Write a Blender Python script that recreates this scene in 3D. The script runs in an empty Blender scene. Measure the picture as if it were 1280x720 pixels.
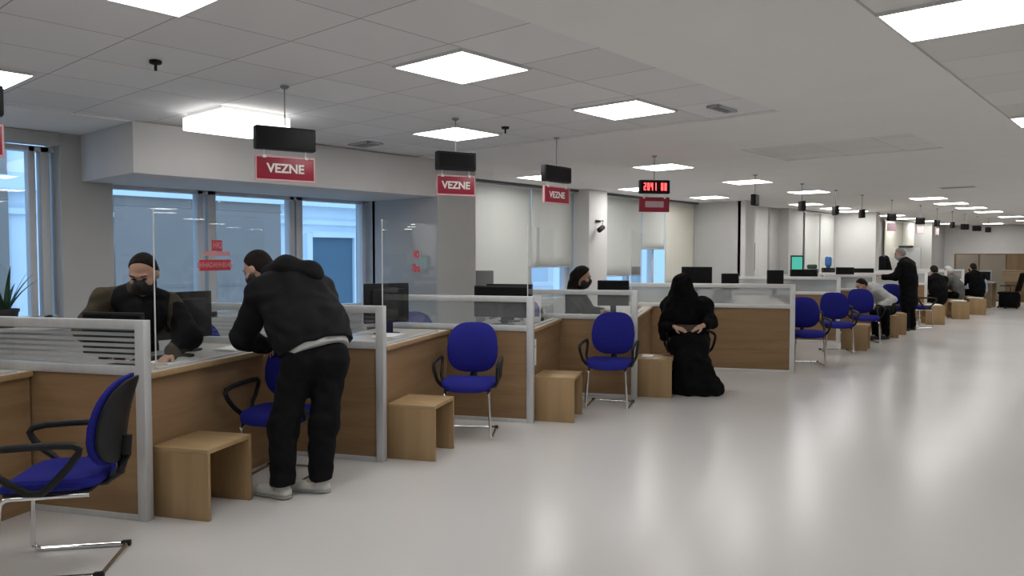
import bpy, bmesh, math, random
import numpy as np
from mathutils import Vector, Matrix, Euler
random.seed(7)
PI = math.pi
S = bpy.context.scene
COL = S.collection
R = math.radians

# ------------------------------------------------------------------ materials
def nodes_of(m):
    m.use_nodes = True
    return m.node_tree.nodes, m.node_tree.links

def pbr(name, col, rough=.5, metal=0., noise=0., nscale=8., bump=0., bscale=60., spec=.5, stretch=(1, 1, 1)):
    m = bpy.data.materials.new(name)
    n, l = nodes_of(m)
    b = n['Principled BSDF']
    b.inputs['Base Color'].default_value = (*col, 1)
    b.inputs['Roughness'].default_value = rough
    b.inputs['Metallic'].default_value = metal
    b.inputs['Specular IOR Level'].default_value = spec
    tc = n.new('ShaderNodeTexCoord'); mp = n.new('ShaderNodeMapping')
    mp.inputs['Scale'].default_value = stretch
    l.new(tc.outputs['Object'], mp.inputs['Vector'])
    if noise > 0:
        t = n.new('ShaderNodeTexNoise'); t.inputs['Scale'].default_value = nscale; t.inputs['Detail'].default_value = 5
        l.new(mp.outputs[0], t.inputs['Vector'])
        r = n.new('ShaderNodeValToRGB')
        r.color_ramp.elements[0].position = .3; r.color_ramp.elements[1].position = .7
        r.color_ramp.elements[0].color = (*[c * (1 - noise) for c in col], 1)
        r.color_ramp.elements[1].color = (*[min(1, c * (1 + noise)) for c in col], 1)
        l.new(t.outputs['Fac'], r.inputs['Fac']); l.new(r.outputs['Color'], b.inputs['Base Color'])
    if bump > 0:
        t2 = n.new('ShaderNodeTexNoise'); t2.inputs['Scale'].default_value = bscale; t2.inputs['Detail'].default_value = 4
        l.new(mp.outputs[0], t2.inputs['Vector'])
        bp = n.new('ShaderNodeBump'); bp.inputs['Strength'].default_value = bump; bp.inputs['Distance'].default_value = .01
        l.new(t2.outputs['Fac'], bp.inputs['Height']); l.new(bp.outputs[0], b.inputs['Normal'])
    return m

def emit(name, col, s):
    m = bpy.data.materials.new(name)
    n, l = nodes_of(m)
    n.remove(n['Principled BSDF'])
    e = n.new('ShaderNodeEmission'); e.inputs['Color'].default_value = (*col, 1); e.inputs['Strength'].default_value = s
    l.new(e.outputs[0], n['Material Output'].inputs['Surface'])
    return m

def glass(name, tint=(1, 1, 1), stripes=0., frost=0., ior=1.5, refl=1.0):
    m = bpy.data.materials.new(name)
    n, l = nodes_of(m)
    n.remove(n['Principled BSDF'])
    tr = n.new('ShaderNodeBsdfTransparent'); tr.inputs['Color'].default_value = (*tint, 1)
    gl = n.new('ShaderNodeBsdfGlossy'); gl.inputs['Roughness'].default_value = .01
    gl.inputs['Color'].default_value = (refl, refl, refl, 1)
    fr = n.new('ShaderNodeFresnel'); fr.inputs['IOR'].default_value = ior
    mx = n.new('ShaderNodeMixShader')
    gm = n.new('ShaderNodeNewGeometry'); inv = n.new('ShaderNodeMath'); inv.operation = 'SUBTRACT'; inv.inputs[0].default_value = 1
    mf = n.new('ShaderNodeMath'); mf.operation = 'MULTIPLY'
    l.new(gm.outputs['Backfacing'], inv.inputs[1]); l.new(inv.outputs[0], mf.inputs[0]); l.new(fr.outputs[0], mf.inputs[1])
    l.new(mf.outputs[0], mx.inputs[0]); l.new(tr.outputs[0], mx.inputs[1]); l.new(gl.outputs[0], mx.inputs[2])
    out = mx
    if stripes > 0:
        tc = n.new('ShaderNodeTexCoord'); sp = n.new('ShaderNodeSeparateXYZ')
        l.new(tc.outputs['Object'], sp.inputs[0])
        a = n.new('ShaderNodeMath'); a.operation = 'MULTIPLY'; a.inputs[1].default_value = 1 / .033
        f = n.new('ShaderNodeMath'); f.operation = 'FRACT'
        g = n.new('ShaderNodeMath'); g.operation = 'GREATER_THAN'; g.inputs[1].default_value = .42
        k = n.new('ShaderNodeMath'); k.operation = 'MULTIPLY'; k.inputs[1].default_value = stripes
        l.new(sp.outputs['Z'], a.inputs[0]); l.new(a.outputs[0], f.inputs[0]); l.new(f.outputs[0], g.inputs[0]); l.new(g.outputs[0], k.inputs[0])
        d = n.new('ShaderNodeBsdfDiffuse'); d.inputs['Color'].default_value = (.55, .57, .58, 1)
        m2 = n.new('ShaderNodeMixShader')
        l.new(k.outputs[0], m2.inputs[0]); l.new(mx.outputs[0], m2.inputs[1]); l.new(d.outputs[0], m2.inputs[2])
        out = m2
    if frost > 0:
        d = n.new('ShaderNodeBsdfDiffuse'); d.inputs['Color'].default_value = (.62, .64, .65, 1)
        m3 = n.new('ShaderNodeMixShader'); m3.inputs[0].default_value = frost
        l.new(out.outputs[0], m3.inputs[1]); l.new(d.outputs[0], m3.inputs[2]); out = m3
    l.new(out.outputs[0], n['Material Output'].inputs['Surface'])
    return m

def wood(name, base, dark, axis='X', rough=.38):
    """laminate with a long grain running along one object axis"""
    m = bpy.data.materials.new(name)
    n, l = nodes_of(m)
    b = n['Principled BSDF']; b.inputs['Roughness'].default_value = rough
    b.inputs['Specular IOR Level'].default_value = .35
    tc = n.new('ShaderNodeTexCoord'); mp = n.new('ShaderNodeMapping')
    sc = {'X': (.55, 6, 6), 'Z': (6, 6, .55), 'Y': (6, .55, 6)}[axis]
    mp.inputs['Scale'].default_value = sc
    l.new(tc.outputs['Object'], mp.inputs['Vector'])
    t = n.new('ShaderNodeTexNoise'); t.inputs['Scale'].default_value = 1.6; t.inputs['Detail'].default_value = 6; t.inputs['Distortion'].default_value = .6
    l.new(mp.outputs[0], t.inputs['Vector'])
    t2 = n.new('ShaderNodeTexNoise'); t2.inputs['Scale'].default_value = 9; t2.inputs['Detail'].default_value = 3
    l.new(mp.outputs[0], t2.inputs['Vector'])
    mx = n.new('ShaderNodeMath'); mx.operation = 'MULTIPLY_ADD'; mx.inputs[1].default_value = .3
    l.new(t2.outputs['Fac'], mx.inputs[0]); l.new(t.outputs['Fac'], mx.inputs[2])
    r = n.new('ShaderNodeValToRGB')
    r.color_ramp.elements[0].position = .45; r.color_ramp.elements[1].position = .85
    r.color_ramp.elements[0].color = (*dark, 1); r.color_ramp.elements[1].color = (*base, 1)
    l.new(mx.outputs[0], r.inputs['Fac']); l.new(r.outputs[0], b.inputs['Base Color'])
    return m

def tiles(name, base, x0, y0, line, size=.6):
    """suspended mineral tiles: a thin dark joint every 60 cm and small tone shifts per tile"""
    m = bpy.data.materials.new(name)
    n, l = nodes_of(m)
    b = n['Principled BSDF']; b.inputs['Roughness'].default_value = .85
    tc = n.new('ShaderNodeTexCoord'); mp = n.new('ShaderNodeMapping')
    mp.inputs['Location'].default_value = (-x0 / size, -y0 / size, 0); mp.inputs['Scale'].default_value = (1 / size,) * 3
    l.new(tc.outputs['Object'], mp.inputs['Vector'])
    sp = n.new('ShaderNodeSeparateXYZ'); l.new(mp.outputs[0], sp.inputs[0])
    masks = []
    for ax in 'XY':
        f = n.new('ShaderNodeMath'); f.operation = 'FRACT'; l.new(sp.outputs[ax], f.inputs[0])
        s = n.new('ShaderNodeMath'); s.operation = 'SUBTRACT'; s.inputs[1].default_value = .5; l.new(f.outputs[0], s.inputs[0])
        a = n.new('ShaderNodeMath'); a.operation = 'ABSOLUTE'; l.new(s.outputs[0], a.inputs[0])
        g = n.new('ShaderNodeMath'); g.operation = 'GREATER_THAN'; g.inputs[1].default_value = .4935; l.new(a.outputs[0], g.inputs[0])
        masks.append(g)
    mxx = n.new('ShaderNodeMath'); mxx.operation = 'MAXIMUM'
    l.new(masks[0].outputs[0], mxx.inputs[0]); l.new(masks[1].outputs[0], mxx.inputs[1])
    fl = n.new('ShaderNodeVectorMath'); fl.operation = 'FLOOR'; l.new(mp.outputs[0], fl.inputs[0])
    wn = n.new('ShaderNodeTexWhiteNoise'); wn.noise_dimensions = '2D'; l.new(fl.outputs[0], wn.inputs['Vector'])
    mr = n.new('ShaderNodeMapRange'); mr.inputs['To Min'].default_value = .93; mr.inputs['To Max'].default_value = 1.03
    l.new(wn.outputs['Value'], mr.inputs['Value'])
    vm = n.new('ShaderNodeVectorMath'); vm.operation = 'SCALE'; vm.inputs[0].default_value = base
    l.new(mr.outputs[0], vm.inputs['Scale'])
    mix = n.new('ShaderNodeMix'); mix.data_type = 'RGBA'
    l.new(mxx.outputs[0], mix.inputs[0]); l.new(vm.outputs[0], mix.inputs[6]); mix.inputs[7].default_value = (*line, 1)
    l.new(mix.outputs[2], b.inputs['Base Color'])
    return m

M = dict(
    floor=None,
    plaster=pbr('plaster', (.70, .69, .68), .8, noise=.03, nscale=2),
    wallgrey=pbr('wall_grey', (.54, .535, .525), .8, noise=.03, nscale=2),
    ceil=pbr('ceiling_paint', (.88, .865, .85), .85, noise=.015, nscale=1.5),
    tileA=tiles('ceiling_tile', (.80, .80, .805), -3.05, 2.95, (.40, .40, .40)),
    tileB=tiles('ceiling_tile_warm', (.82, .805, .79), -1.15, 3.95, (.55, .54, .53)),
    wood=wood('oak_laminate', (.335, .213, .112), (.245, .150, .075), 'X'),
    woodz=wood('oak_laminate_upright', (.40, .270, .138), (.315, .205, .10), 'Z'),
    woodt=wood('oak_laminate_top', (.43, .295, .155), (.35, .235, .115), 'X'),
    woodfar=wood('brown_board', (.20, .130, .062), (.15, .095, .045), 'Z'),
    palewood=wood('pale_board', (.36, .27, .17), (.30, .22, .135), 'X'),
    worktop=pbr('worktop_pale', (.58, .53, .46), .35, noise=.04, nscale=5),
    alu=pbr('brushed_aluminium', (.60, .61, .62), .42, .35, noise=.04, nscale=30, stretch=(1, 1, .1)),
    whitealu=pbr('white_profile', (.74, .74, .73), .45, .1),  # far frames: same aluminium with the stronger light put into its colour
    chrome=pbr('chrome', (.75, .75, .76), .12, 1.),
    steel=pbr('dull_steel', (.35, .35, .36), .35, .9),
    blue=pbr('blue_upholstery', (.016, .018, .215), .85, noise=.18, nscale=90, bump=.25, bscale=350, spec=.2),
    blackp=pbr('black_plastic', (.010, .010, .011), .5, spec=.3),
    blackm=pbr('black_matt', (.008, .008, .009), .6),
    screen=pbr('dark_screen', (.005, .005, .006), .35, spec=.2),
    greyp=pbr('grey_plastic', (.30, .31, .32), .45),
    whitep=pbr('white_plastic', (.75, .75, .74), .4),
    paper=pbr('paper', (.86, .85, .82), .8),
    red=pbr('sign_red', (.33, .016, .04), .4),
    redframe=pbr('sign_frame_pink', (.72, .42, .44), .4),
    white=pbr('sign_white', (.88, .86, .84), .5),
    pale=pbr('sign_pale_mauve', (.55, .38, .42), .5),
    decal=pbr('red_film', (.50, .03, .05), .5),
    decalp=pbr('pink_film', (.60, .25, .28), .5),
    blind=pbr('blind_fabric', (.72, .735, .705), .9, noise=.03, nscale=1.2, bump=.05, bscale=300),
    blindw=pbr('blind_fabric_cream', (.77, .75, .66), .9, noise=.03, nscale=1.2),  # cream; on the blind by the jut it paints warm light onto white
    frameblue=pbr('window_frame_white', (.70, .72, .74), .4),
    framedark=pbr('window_frame_dark', (.10, .105, .115), .45),
    wglass=glass('window_glass', (.93, .96, .97), ior=1.62),
    plexi=glass('plexiglass', (.97, .98, .98), ior=1.36),
    stripeglass=glass('striped_glass', (.96, .97, .97), stripes=.55),
    faintglass=glass('faint_striped_glass', (.95, .96, .96), stripes=.10),
    partglass=glass('partition_glass', (.93, .95, .95), frost=.12),
    frostglass=glass('frosted_partition_glass', (.93, .95, .95), frost=.38),
    clear=glass('clear_plastic', (.9, .93, .96)),
    facade=pbr('facade_pale', (.78, .82, .84), .8, noise=.05, nscale=.6),
    facadedark=pbr('facade_slate', (.30, .235, .19), .5, noise=.1, nscale=.5),
    facadeglass=pbr('facade_glass', (.10, .16, .20), .15),
    led=emit('led_red', (1., .05, .05), 5.),
    panel=emit('light_diffuser', (1., .985, .96), 14.),
    panelsoft=emit('light_box_diffuser', (1., .985, .96), 3.2),
    skin=pbr('skin', (.46, .27, .19), .55, noise=.08, nscale=14, spec=.35),
    skinp=pbr('skin_pale', (.56, .36, .27), .55, noise=.08, nscale=14, spec=.35),
    hair=pbr('dark_hair', (.013, .010, .008), .75, spec=.15, noise=.5, nscale=60, bump=.5, bscale=160, stretch=(1, 1, .2)),
    hairgrey=pbr('grey_hair', (.16, .15, .14), .6, noise=.4, nscale=60, bump=.5, bscale=160),
    black=pbr('black_cloth', (.0055, .0055, .006), .9, noise=.3, nscale=12, bump=.25, bscale=40, spec=.1),
    blackj=pbr('black_padded_jacket', (.007, .007, .0085), .75, noise=.25, nscale=10, bump=.3, bscale=16, spec=.18),
    charcoal=pbr('charcoal_cloth', (.009, .009, .010), .9, noise=.25, nscale=20, bump=.2, bscale=40, spec=.1),
    olive=pbr('olive_cloth', (.060, .048, .030), .8, noise=.15, nscale=14, bump=.2, bscale=30, spec=.2),
    greycloth=pbr('grey_cloth', (.10, .10, .095), .8, noise=.15, nscale=14, bump=.2, bscale=30),
    shirt=pbr('white_shirt', (.58, .58, .57), .8, noise=.05, nscale=10, bump=.2, bscale=25),
    shirtgrey=pbr('light_grey_shirt', (.42, .42, .42), .85, noise=.06, nscale=20),
    bluewhite=pbr('blue_white_shirt', (.38, .44, .56), .8, noise=.25, nscale=30),
    brown=pbr('brown_leather', (.055, .028, .018), .5, noise=.2, nscale=20),
    shoe=pbr('white_trainer', (.60, .60, .56), .6, noise=.06, nscale=30),
    sole=pbr('grey_sole', (.30, .30, .29), .7),
    shoeblack=pbr('black_shoe', (.012, .012, .012), .4),
    eye=pbr('eye', (.03, .02, .015), .15),
    lip=pbr('lip', (.34, .15, .12), .5),
    leaf=pbr('leaf', (.035, .085, .045), .45, noise=.3, nscale=20),
    pot=pbr('pot', (.035, .03, .03), .6),
    soil=pbr('soil', (.03, .022, .016), .95),
    green=emit('screen_green', (.10, .55, .42), .9),
    bluebottle=pbr('blue_bottle', (.06, .20, .52), .25),
    purple=pbr('mauve_print', (.13, .12, .33), .5),
    orange=pbr('cardboard', (.45, .25, .13), .8),
    board=pbr('whiteboard', (.72, .73, .73), .3),
    tan=pbr('tan_board', (.25, .215, .17), .6),
    soffit=pbr('soffit_paint', (.60, .60, .62), .8),
)
# floor: polished pale resin with uneven gloss
def floor_mat():
    m = bpy.data.materials.new('polished_floor')
    n, l = nodes_of(m)
    b = n['Principled BSDF']
    tc = n.new('ShaderNodeTexCoord')
    t = n.new('ShaderNodeTexNoise'); t.inputs['Scale'].default_value = .5; t.inputs['Detail'].default_value = 1
    l.new(tc.outputs['Object'], t.inputs['Vector'])
    r = n.new('ShaderNodeValToRGB')
    r.color_ramp.elements[0].position = 0; r.color_ramp.elements[1].position = 1
    r.color_ramp.elements[0].color = (.605, .590, .578, 1); r.color_ramp.elements[1].color = (.645, .630, .618, 1)
    l.new(t.outputs['Fac'], r.inputs['Fac']); l.new(r.outputs[0], b.inputs['Base Color'])
    t2 = n.new('ShaderNodeTexNoise'); t2.inputs['Scale'].default_value = .7; t2.inputs['Detail'].default_value = 1
    l.new(tc.outputs['Object'], t2.inputs['Vector'])
    mr = n.new('ShaderNodeMapRange'); mr.inputs['From Min'].default_value = .1; mr.inputs['From Max'].default_value = .9
    mr.inputs['To Min'].default_value = .19; mr.inputs['To Max'].default_value = .262
    l.new(t2.outputs['Fac'], mr.inputs['Value']); l.new(mr.outputs[0], b.inputs['Roughness'])
    b.inputs['Specular IOR Level'].default_value = .5
    return m
M['floor'] = floor_mat()

# ------------------------------------------------------------------ mesh kit
class MB:
    def __init__(self): self.bm = bmesh.new()
    def box(self, lo, hi, bev=0., rot=None, at=None, seg=2):
        g = bmesh.ops.create_cube(self.bm, size=1)
        vs = g['verts']
        c = [(a + b) / 2 for a, b in zip(lo, hi)]; s = [max(1e-4, b - a) for a, b in zip(lo, hi)]
        for v in vs: v.co = Vector((v.co.x * s[0] + c[0], v.co.y * s[1] + c[1], v.co.z * s[2] + c[2]))
        if bev > 0:
            es = list({e for v in vs for e in v.link_edges})
            rr = bmesh.ops.bevel(self.bm, geom=es, offset=min(bev, min(s) * .49), segments=seg, affect='EDGES', profile=.5)
            vs = list({v for f in rr['faces'] for v in f.verts} | {v for v in vs if v.is_valid})
        if rot is not None:
            o = Vector(at if at is not None else c)
            for v in vs: v.co = o + rot @ (v.co - o)
        return vs
    def tube(self, pts, r, n=8, closed=False, flat=1., up=None, cap=True):
        pts = [Vector(p) for p in pts]; N = len(pts); rings = []
        rad = r if isinstance(r, (list, tuple)) else [r] * N
        ref = Vector(up) if up else None
        for i, p in enumerate(pts):
            if closed: t = pts[(i + 1) % N] - pts[i - 1]
            else: t = pts[min(i + 1, N - 1)] - pts[max(i - 1, 0)]
            t.normalize()
            a = ref if ref is not None else (Vector((0, 0, 1)) if abs(t.z) < .9 else Vector((1, 0, 0)))
            x = t.cross(a)
            if x.length < 1e-4: x = t.cross(Vector((0, 1, 0)))
            x.normalize(); y = x.cross(t).normalized()
            rings.append([self.bm.verts.new(p + x * (rad[i] * flat * math.cos(2 * PI * k / n)) + y * (rad[i] * math.sin(2 * PI * k / n))) for k in range(n)])
        for i in range(N if closed else N - 1):
            A, B = rings[i], rings[(i + 1) % N]
            for k in range(n): self.bm.faces.new((A[k], A[(k + 1) % n], B[(k + 1) % n], B[k]))
        if not closed and cap:
            self.bm.faces.new(rings[0][::-1]); self.bm.faces.new(rings[-1])
    def lathe(self, prof, n=24, at=(0, 0, 0)):
        o = Vector(at)
        rings = [[self.bm.verts.new(o + Vector((r * math.cos(2 * PI * k / n), r * math.sin(2 * PI * k / n), z))) for k in range(n)] for r, z in prof]
        for A, B in zip(rings, rings[1:]):
            for k in range(n): self.bm.faces.new((A[k], A[(k + 1) % n], B[(k + 1) % n], B[k]))
        self.bm.faces.new(rings[0][::-1]); self.bm.faces.new(rings[-1])
    def grid(self, fn, nu, nv, close_u=False):
        vs = [[self.bm.verts.new(fn(i / (nu if close_u else nu - 1), j / (nv - 1))) for j in range(nv)] for i in range(nu)]
        for i in range(nu if close_u else nu - 1):
            for j in range(nv - 1):
                self.bm.faces.new((vs[i][j], vs[(i + 1) % nu][j], vs[(i + 1) % nu][j + 1], vs[i][j + 1]))
    def build(self, name, mat, parent=None, smooth=False, loc=None, rotz=0.):
        bmesh.ops.recalc_face_normals(self.bm, faces=self.bm.faces)
        me = bpy.data.meshes.new(name)
        self.bm.to_mesh(me); self.bm.free()
        if smooth:
            me.polygons.foreach_set('use_smooth', [True] * len(me.polygons))
            try: me.set_sharp_from_angle(angle=R(38))
            except Exception: pass
        me.materials.append(M[mat] if isinstance(mat, str) else mat)
        o = bpy.data.objects.new(name, me); COL.objects.link(o)
        if parent is not None: o.parent = parent
        if loc is not None: o.location = loc
        o.rotation_euler.z = rotz
        return o

def bx(name, mat, lo, hi, parent=None, bev=0., smooth=False, loc=None, rotz=0.):
    b = MB(); b.box(lo, hi, bev)
    return b.build(name, mat, parent, smooth=bev > 0 or smooth, loc=loc, rotz=rotz)

def tag(o, label=None, cat=None, group=None, kind=None):
    if label: o['label'] = label
    if cat: o['category'] = cat
    if group: o['group'] = group
    if kind: o['kind'] = kind
    return o

def struct(o): return tag(o, kind='structure')

def thing(name, label, cat, loc=(0, 0, 0), rotz=0., group=None):
    o = bpy.data.objects.new(name, None); COL.objects.link(o)
    o.empty_display_size = .1
    o.location = loc; o.rotation_euler = (0, 0, rotz)
    return tag(o, label, cat, group)

def copy_tree(o, parent=None):
    c = o.copy(); COL.objects.link(c)
    if parent is not None: c.parent = parent
    for ch in list(o.children): copy_tree(ch, c)
    return c

def dup(o, label, loc, rotz, group=None):
    c = copy_tree(o); c.location = loc; c.rotation_euler = (0, 0, rotz); c['label'] = label
    if group: c['group'] = group
    return c

def text(name, body, size, mat, parent, loc, rot, bold=.0):
    cu = bpy.data.curves.new(name, 'FONT'); cu.body = body; cu.size = size
    cu.align_x = 'CENTER'; cu.align_y = 'CENTER'; cu.extrude = .001; cu.offset = bold
    tmp = bpy.data.objects.new(name + '_tmp', cu); COL.objects.link(tmp)
    dg = bpy.context.evaluated_depsgraph_get()
    me = bpy.data.meshes.new_from_object(tmp.evaluated_get(dg))
    bpy.data.objects.remove(tmp)
    me.name = name; me.materials.clear(); me.materials.append(M[mat])
    o = bpy.data.objects.new(name, me); COL.objects.link(o)
    o.parent = parent; o.location = loc; o.rotation_euler = rot
    return o

# ------------------------------------------------------------------ organic surfaces (signed distance -> surface nets)
def v3(*a): return np.array(a, float)
def unit(a):
    a = np.asarray(a, float); return a / (np.linalg.norm(a) + 1e-9)
def cap(a, b, ra, rb=None, flat=None, k=None): return ('c', v3(*a), v3(*b), ra, ra if rb is None else rb, flat, k)
def ell(c, r, ax=None, k=None): return ('e', v3(*c), v3(*r), np.eye(3) if ax is None else np.asarray(ax, float), k)
def axes(f, up=(0, 0, 1)):
    """rows: right, forward, up"""
    f = unit(f); r = unit(np.cross(f, up)); u = np.cross(r, f)
    return np.array([r, f, u])

def ev(p, prims, k, cuts, wr):
    d = None
    for q in prims:
        if q[0] == 'c':
            _, a, b, ra, rb, flat, kk = q
            pp = p
            if flat is not None:
                n, s = flat; n = unit(n)
                pp = p + np.outer((p - a) @ n * (1 / s - 1), n)
                if abs((b - a) @ n) > 1e-6: b = b + n * ((b - a) @ n) * (1 / s - 1)
            ba = b - a; L2 = ba @ ba
            t = np.clip((pp - a) @ ba / max(L2, 1e-9), 0, 1)
            e = np.linalg.norm(pp - a - t[:, None] * ba, axis=1) - (ra + (rb - ra) * t)
            if flat is not None and s < 1: e = e * (s * .5 + .5)
        else:
            _, c, r, A, kk = q
            x = (p - c) @ A.T
            k0 = np.linalg.norm(x / r, axis=1); k1 = np.linalg.norm(x / (r * r), axis=1)
            e = k0 * (k0 - 1) / np.maximum(k1, 1e-6)
        if d is None: d = e
        elif kk is not None and kk < 0:                      # carve
            h = np.maximum(-kk - np.abs(d + e), 0) / -kk
            d = np.maximum(d, -e) + h * h * (-kk) * .25
        else:
            kc = k if kk is None else kk
            h = np.maximum(kc - np.abs(d - e), 0) / kc
            d = np.minimum(d, e) - h * h * kc * .25
    for c, n in cuts: d = np.maximum(d, (p - v3(*c)) @ unit(n))
    if wr > 0:
        x, y, z = p.T
        w = np.sin(x * 23 + 2.1 * np.sin(z * 17)) * np.sin(z * 31 + 1.7 * np.sin(y * 19)) + .6 * np.sin(y * 37 + z * 12 + 2 * np.sin(x * 21))
        d = d + wr * w
    return d

def sdf_mesh(prims, res, k=.05, cuts=(), wr=0.):
    lo = np.full(3, 1e9); hi = -lo
    for q in prims:
        if q[0] == 'c':
            r = max(q[3], q[4]) * 1.25
            pts = (q[1], q[2])
        else:
            if q[4] is not None and q[4] < 0: continue
            r = max(q[2]); pts = (q[1],)
        for a in pts: lo = np.minimum(lo, a - r); hi = np.maximum(hi, a + r)
    lo -= .03; hi += .03
    B = 8
    nb = np.ceil((hi - lo) / (B * res)).astype(int)
    bi = np.stack(np.meshgrid(*[np.arange(n) for n in nb], indexing='ij'), -1).reshape(-1, 3)
    cen = lo + (bi + .5) * B * res
    dc = ev(cen, prims, k, cuts, 0)
    bi = bi[np.abs(dc) < B * res * .866 * 1.5 + .02]
    g = np.stack(np.meshgrid(*[np.arange(B + 1)] * 3, indexing='ij'), -1).reshape(-1, 3)
    NX, NY, NZ = [int(x) for x in nb * B + 2]
    V = []; K = []; E = []
    off = np.array([(i, j, l) for i in (0, 1) for j in (0, 1) for l in (0, 1)])
    edges = [(a, b) for a in range(8) for b in range(a + 1, 8) if np.abs(off[a] - off[b]).sum() == 1]
    CH = 260
    for s in range(0, len(bi), CH):
        b = bi[s:s + CH]
        ip = (b[:, None] * B + g[None]).reshape(-1, 3)
        d = ev(lo + ip * res, prims, k, cuts, wr).reshape(len(b), B + 1, B + 1, B + 1)
        c = np.stack([d[:, o[0]:o[0] + B, o[1]:o[1] + B, o[2]:o[2] + B] for o in off], -1)
        neg = c < 0
        mix = neg.any(-1) & ~neg.all(-1)
        w = np.argwhere(mix)
        if len(w):
            cc = c[mix]; acc = np.zeros((len(w), 3)); cnt = np.zeros(len(w))
            for a, e in edges:
                da, de = cc[:, a], cc[:, e]; x = (da < 0) != (de < 0)
                t = np.where(x, da / np.where(x, da - de, 1), 0)
                acc += np.where(x[:, None], off[a] + t[:, None] * (off[e] - off[a]), 0); cnt += x
            ci = b[w[:, 0]] * B + w[:, 1:]
            V.append(lo + (ci + acc / cnt[:, None]) * res)
            K.append((ci[:, 0] * NY + ci[:, 1]) * NZ + ci[:, 2])
        for ax in range(3):
            sl = [slice(0, B)] * 3; s2 = list(sl); s2[ax] = slice(1, B + 1)
            d0 = d[(slice(None), *sl)]; d1 = d[(slice(None), *s2)]
            x = np.argwhere((d0 < 0) != (d1 < 0))
            if len(x):
                gi = b[x[:, 0]] * B + x[:, 1:]
                E.append(np.concatenate([gi, np.full((len(x), 1), ax), (d0[tuple(x.T)] < 0)[:, None]], 1))
    V = np.concatenate(V); K = np.concatenate(K); E = np.concatenate(E)
    K, idx = np.unique(K, return_index=True); V = V[idx]
    F = []
    for ax in range(3):
        e = E[E[:, 3] == ax]; p = e[:, :3]
        bb = np.zeros(3, int); cc = np.zeros(3, int); bb[(ax + 1) % 3] = 1; cc[(ax + 2) % 3] = 1
        qs = []; ok = np.ones(len(p), bool)
        for o in (0 * bb, bb, bb + cc, cc):
            ci = p - o; ok &= (ci >= 0).all(1)
            key = (ci[:, 0] * NY + ci[:, 1]) * NZ + ci[:, 2]
            j = np.clip(np.searchsorted(K, key), 0, len(K) - 1); ok &= K[j] == key
            qs.append(j)
        q = np.stack(qs, 1)
        fl = e[:, 4] == 0
        q[fl] = q[fl][:, ::-1]
        F.append(q[ok])
    return V, np.concatenate(F)

def organic(name, mat, parent, origin, prims, res, k=.05, cuts=(), wr=0.):
    V, F = sdf_mesh(prims, res, k, cuts, wr)
    V = V - np.asarray(origin)
    me = bpy.data.meshes.new(name)
    me.vertices.add(len(V)); me.vertices.foreach_set('co', V.astype(np.float32).ravel())
    me.loops.add(F.size); me.loops.foreach_set('vertex_index', F.astype(np.int32).ravel())
    me.polygons.add(len(F)); me.polygons.foreach_set('loop_start', np.arange(0, F.size, 4, dtype=np.int32))
    me.update(calc_edges=True); me.validate()
    bm = bmesh.new(); bm.from_mesh(me); bmesh.ops.recalc_face_normals(bm, faces=bm.faces)
    bmesh.ops.smooth_vert(bm, verts=bm.verts, factor=.5, use_axis_x=True, use_axis_y=True, use_axis_z=True)
    bm.to_mesh(me); bm.free()
    me.polygons.foreach_set('use_smooth', [True] * len(me.polygons))
    me.materials.append(M[mat])
    o = bpy.data.objects.new(name, me); COL.objects.link(o); o.parent = parent
    return o

# ------------------------------------------------------------------ camera, world
cam = bpy.data.cameras.new('camera'); co = bpy.data.objects.new('camera', cam); COL.objects.link(co)
co.location = (0, 0, 1.58); co.rotation_euler = (R(90 - 2.386), 0, R(41.33))
cam.sensor_width = 36; cam.lens = 27.0; cam.clip_start = .05; cam.clip_end = 200
S.camera = co
w = bpy.data.worlds.new('dusk_sky'); S.world = w; w.use_nodes = True
bg = w.node_tree.nodes['Background']; bg.inputs[0].default_value = (.37, .62, 1, 1); bg.inputs[1].default_value = 2.4
S.view_settings.view_transform = 'Standard'; S.view_settings.look = 'None'
S.view_settings.exposure = 0; S.view_settings.gamma = 1; S.view_settings.use_curve_mapping = False
try:
    S.cycles.use_denoising = True
    S.cycles.max_bounces = 8; S.cycles.transparent_max_bounces = 16
    S.cycles.sample_clamp_indirect = 6
    S.cycles.caustics_reflective = True; S.cycles.blur_glossy = 1.0; S.cycles.caustics_refractive = False
except Exception: pass
H = 2.72

# ------------------------------------------------------------------ room shell
struct(bx('floor', 'floor', (-8.4, -4.2, -.1), (6.2, 34.2, 0)))
# ceiling: plain boards around recessed tile fields
def rects(name, mat, lst, z0, z1):
    b = MB()
    for x0, y0, x1, y1 in lst: b.box((x0, y0, z0), (x1, y1, z1))
    return struct(b.build(name, mat))
rects('ceiling', 'ceil', [(-8.4, -4.2, -6.78, 34.2), (-6.78, 6.0, -3.65, 34.2), (-3.65, 6.0, -1.97, 7.85), (-3.65, 9.15, -1.97, 34.2),
                          (-1.97, 6.0, -1.15, 34.2), (-2.45, -4.2, -1.15, 6.0)], H, H + .12)
rects('ceiling_tile_field', 'tileA', [(-6.78, -4.2, -2.45, 6.0)], H + .012, H + .1)
rects('ceiling_tile_inset', 'tileB', [(-3.65, 7.85, -1.97, 9.15)], H + .012, H + .1)
rects('ceiling_tile_strip', 'tileB', [(-1.15, -4.2, 6.2, 34.2)], H + .012, H + .1)
struct(bx('wall_right', 'plaster', (6.0, -4.2, 0), (6.2, 34.2, H)))
struct(bx('wall_back', 'plaster', (-8.4, -4.2, 0), (6.0, -4.0, H)))
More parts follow.
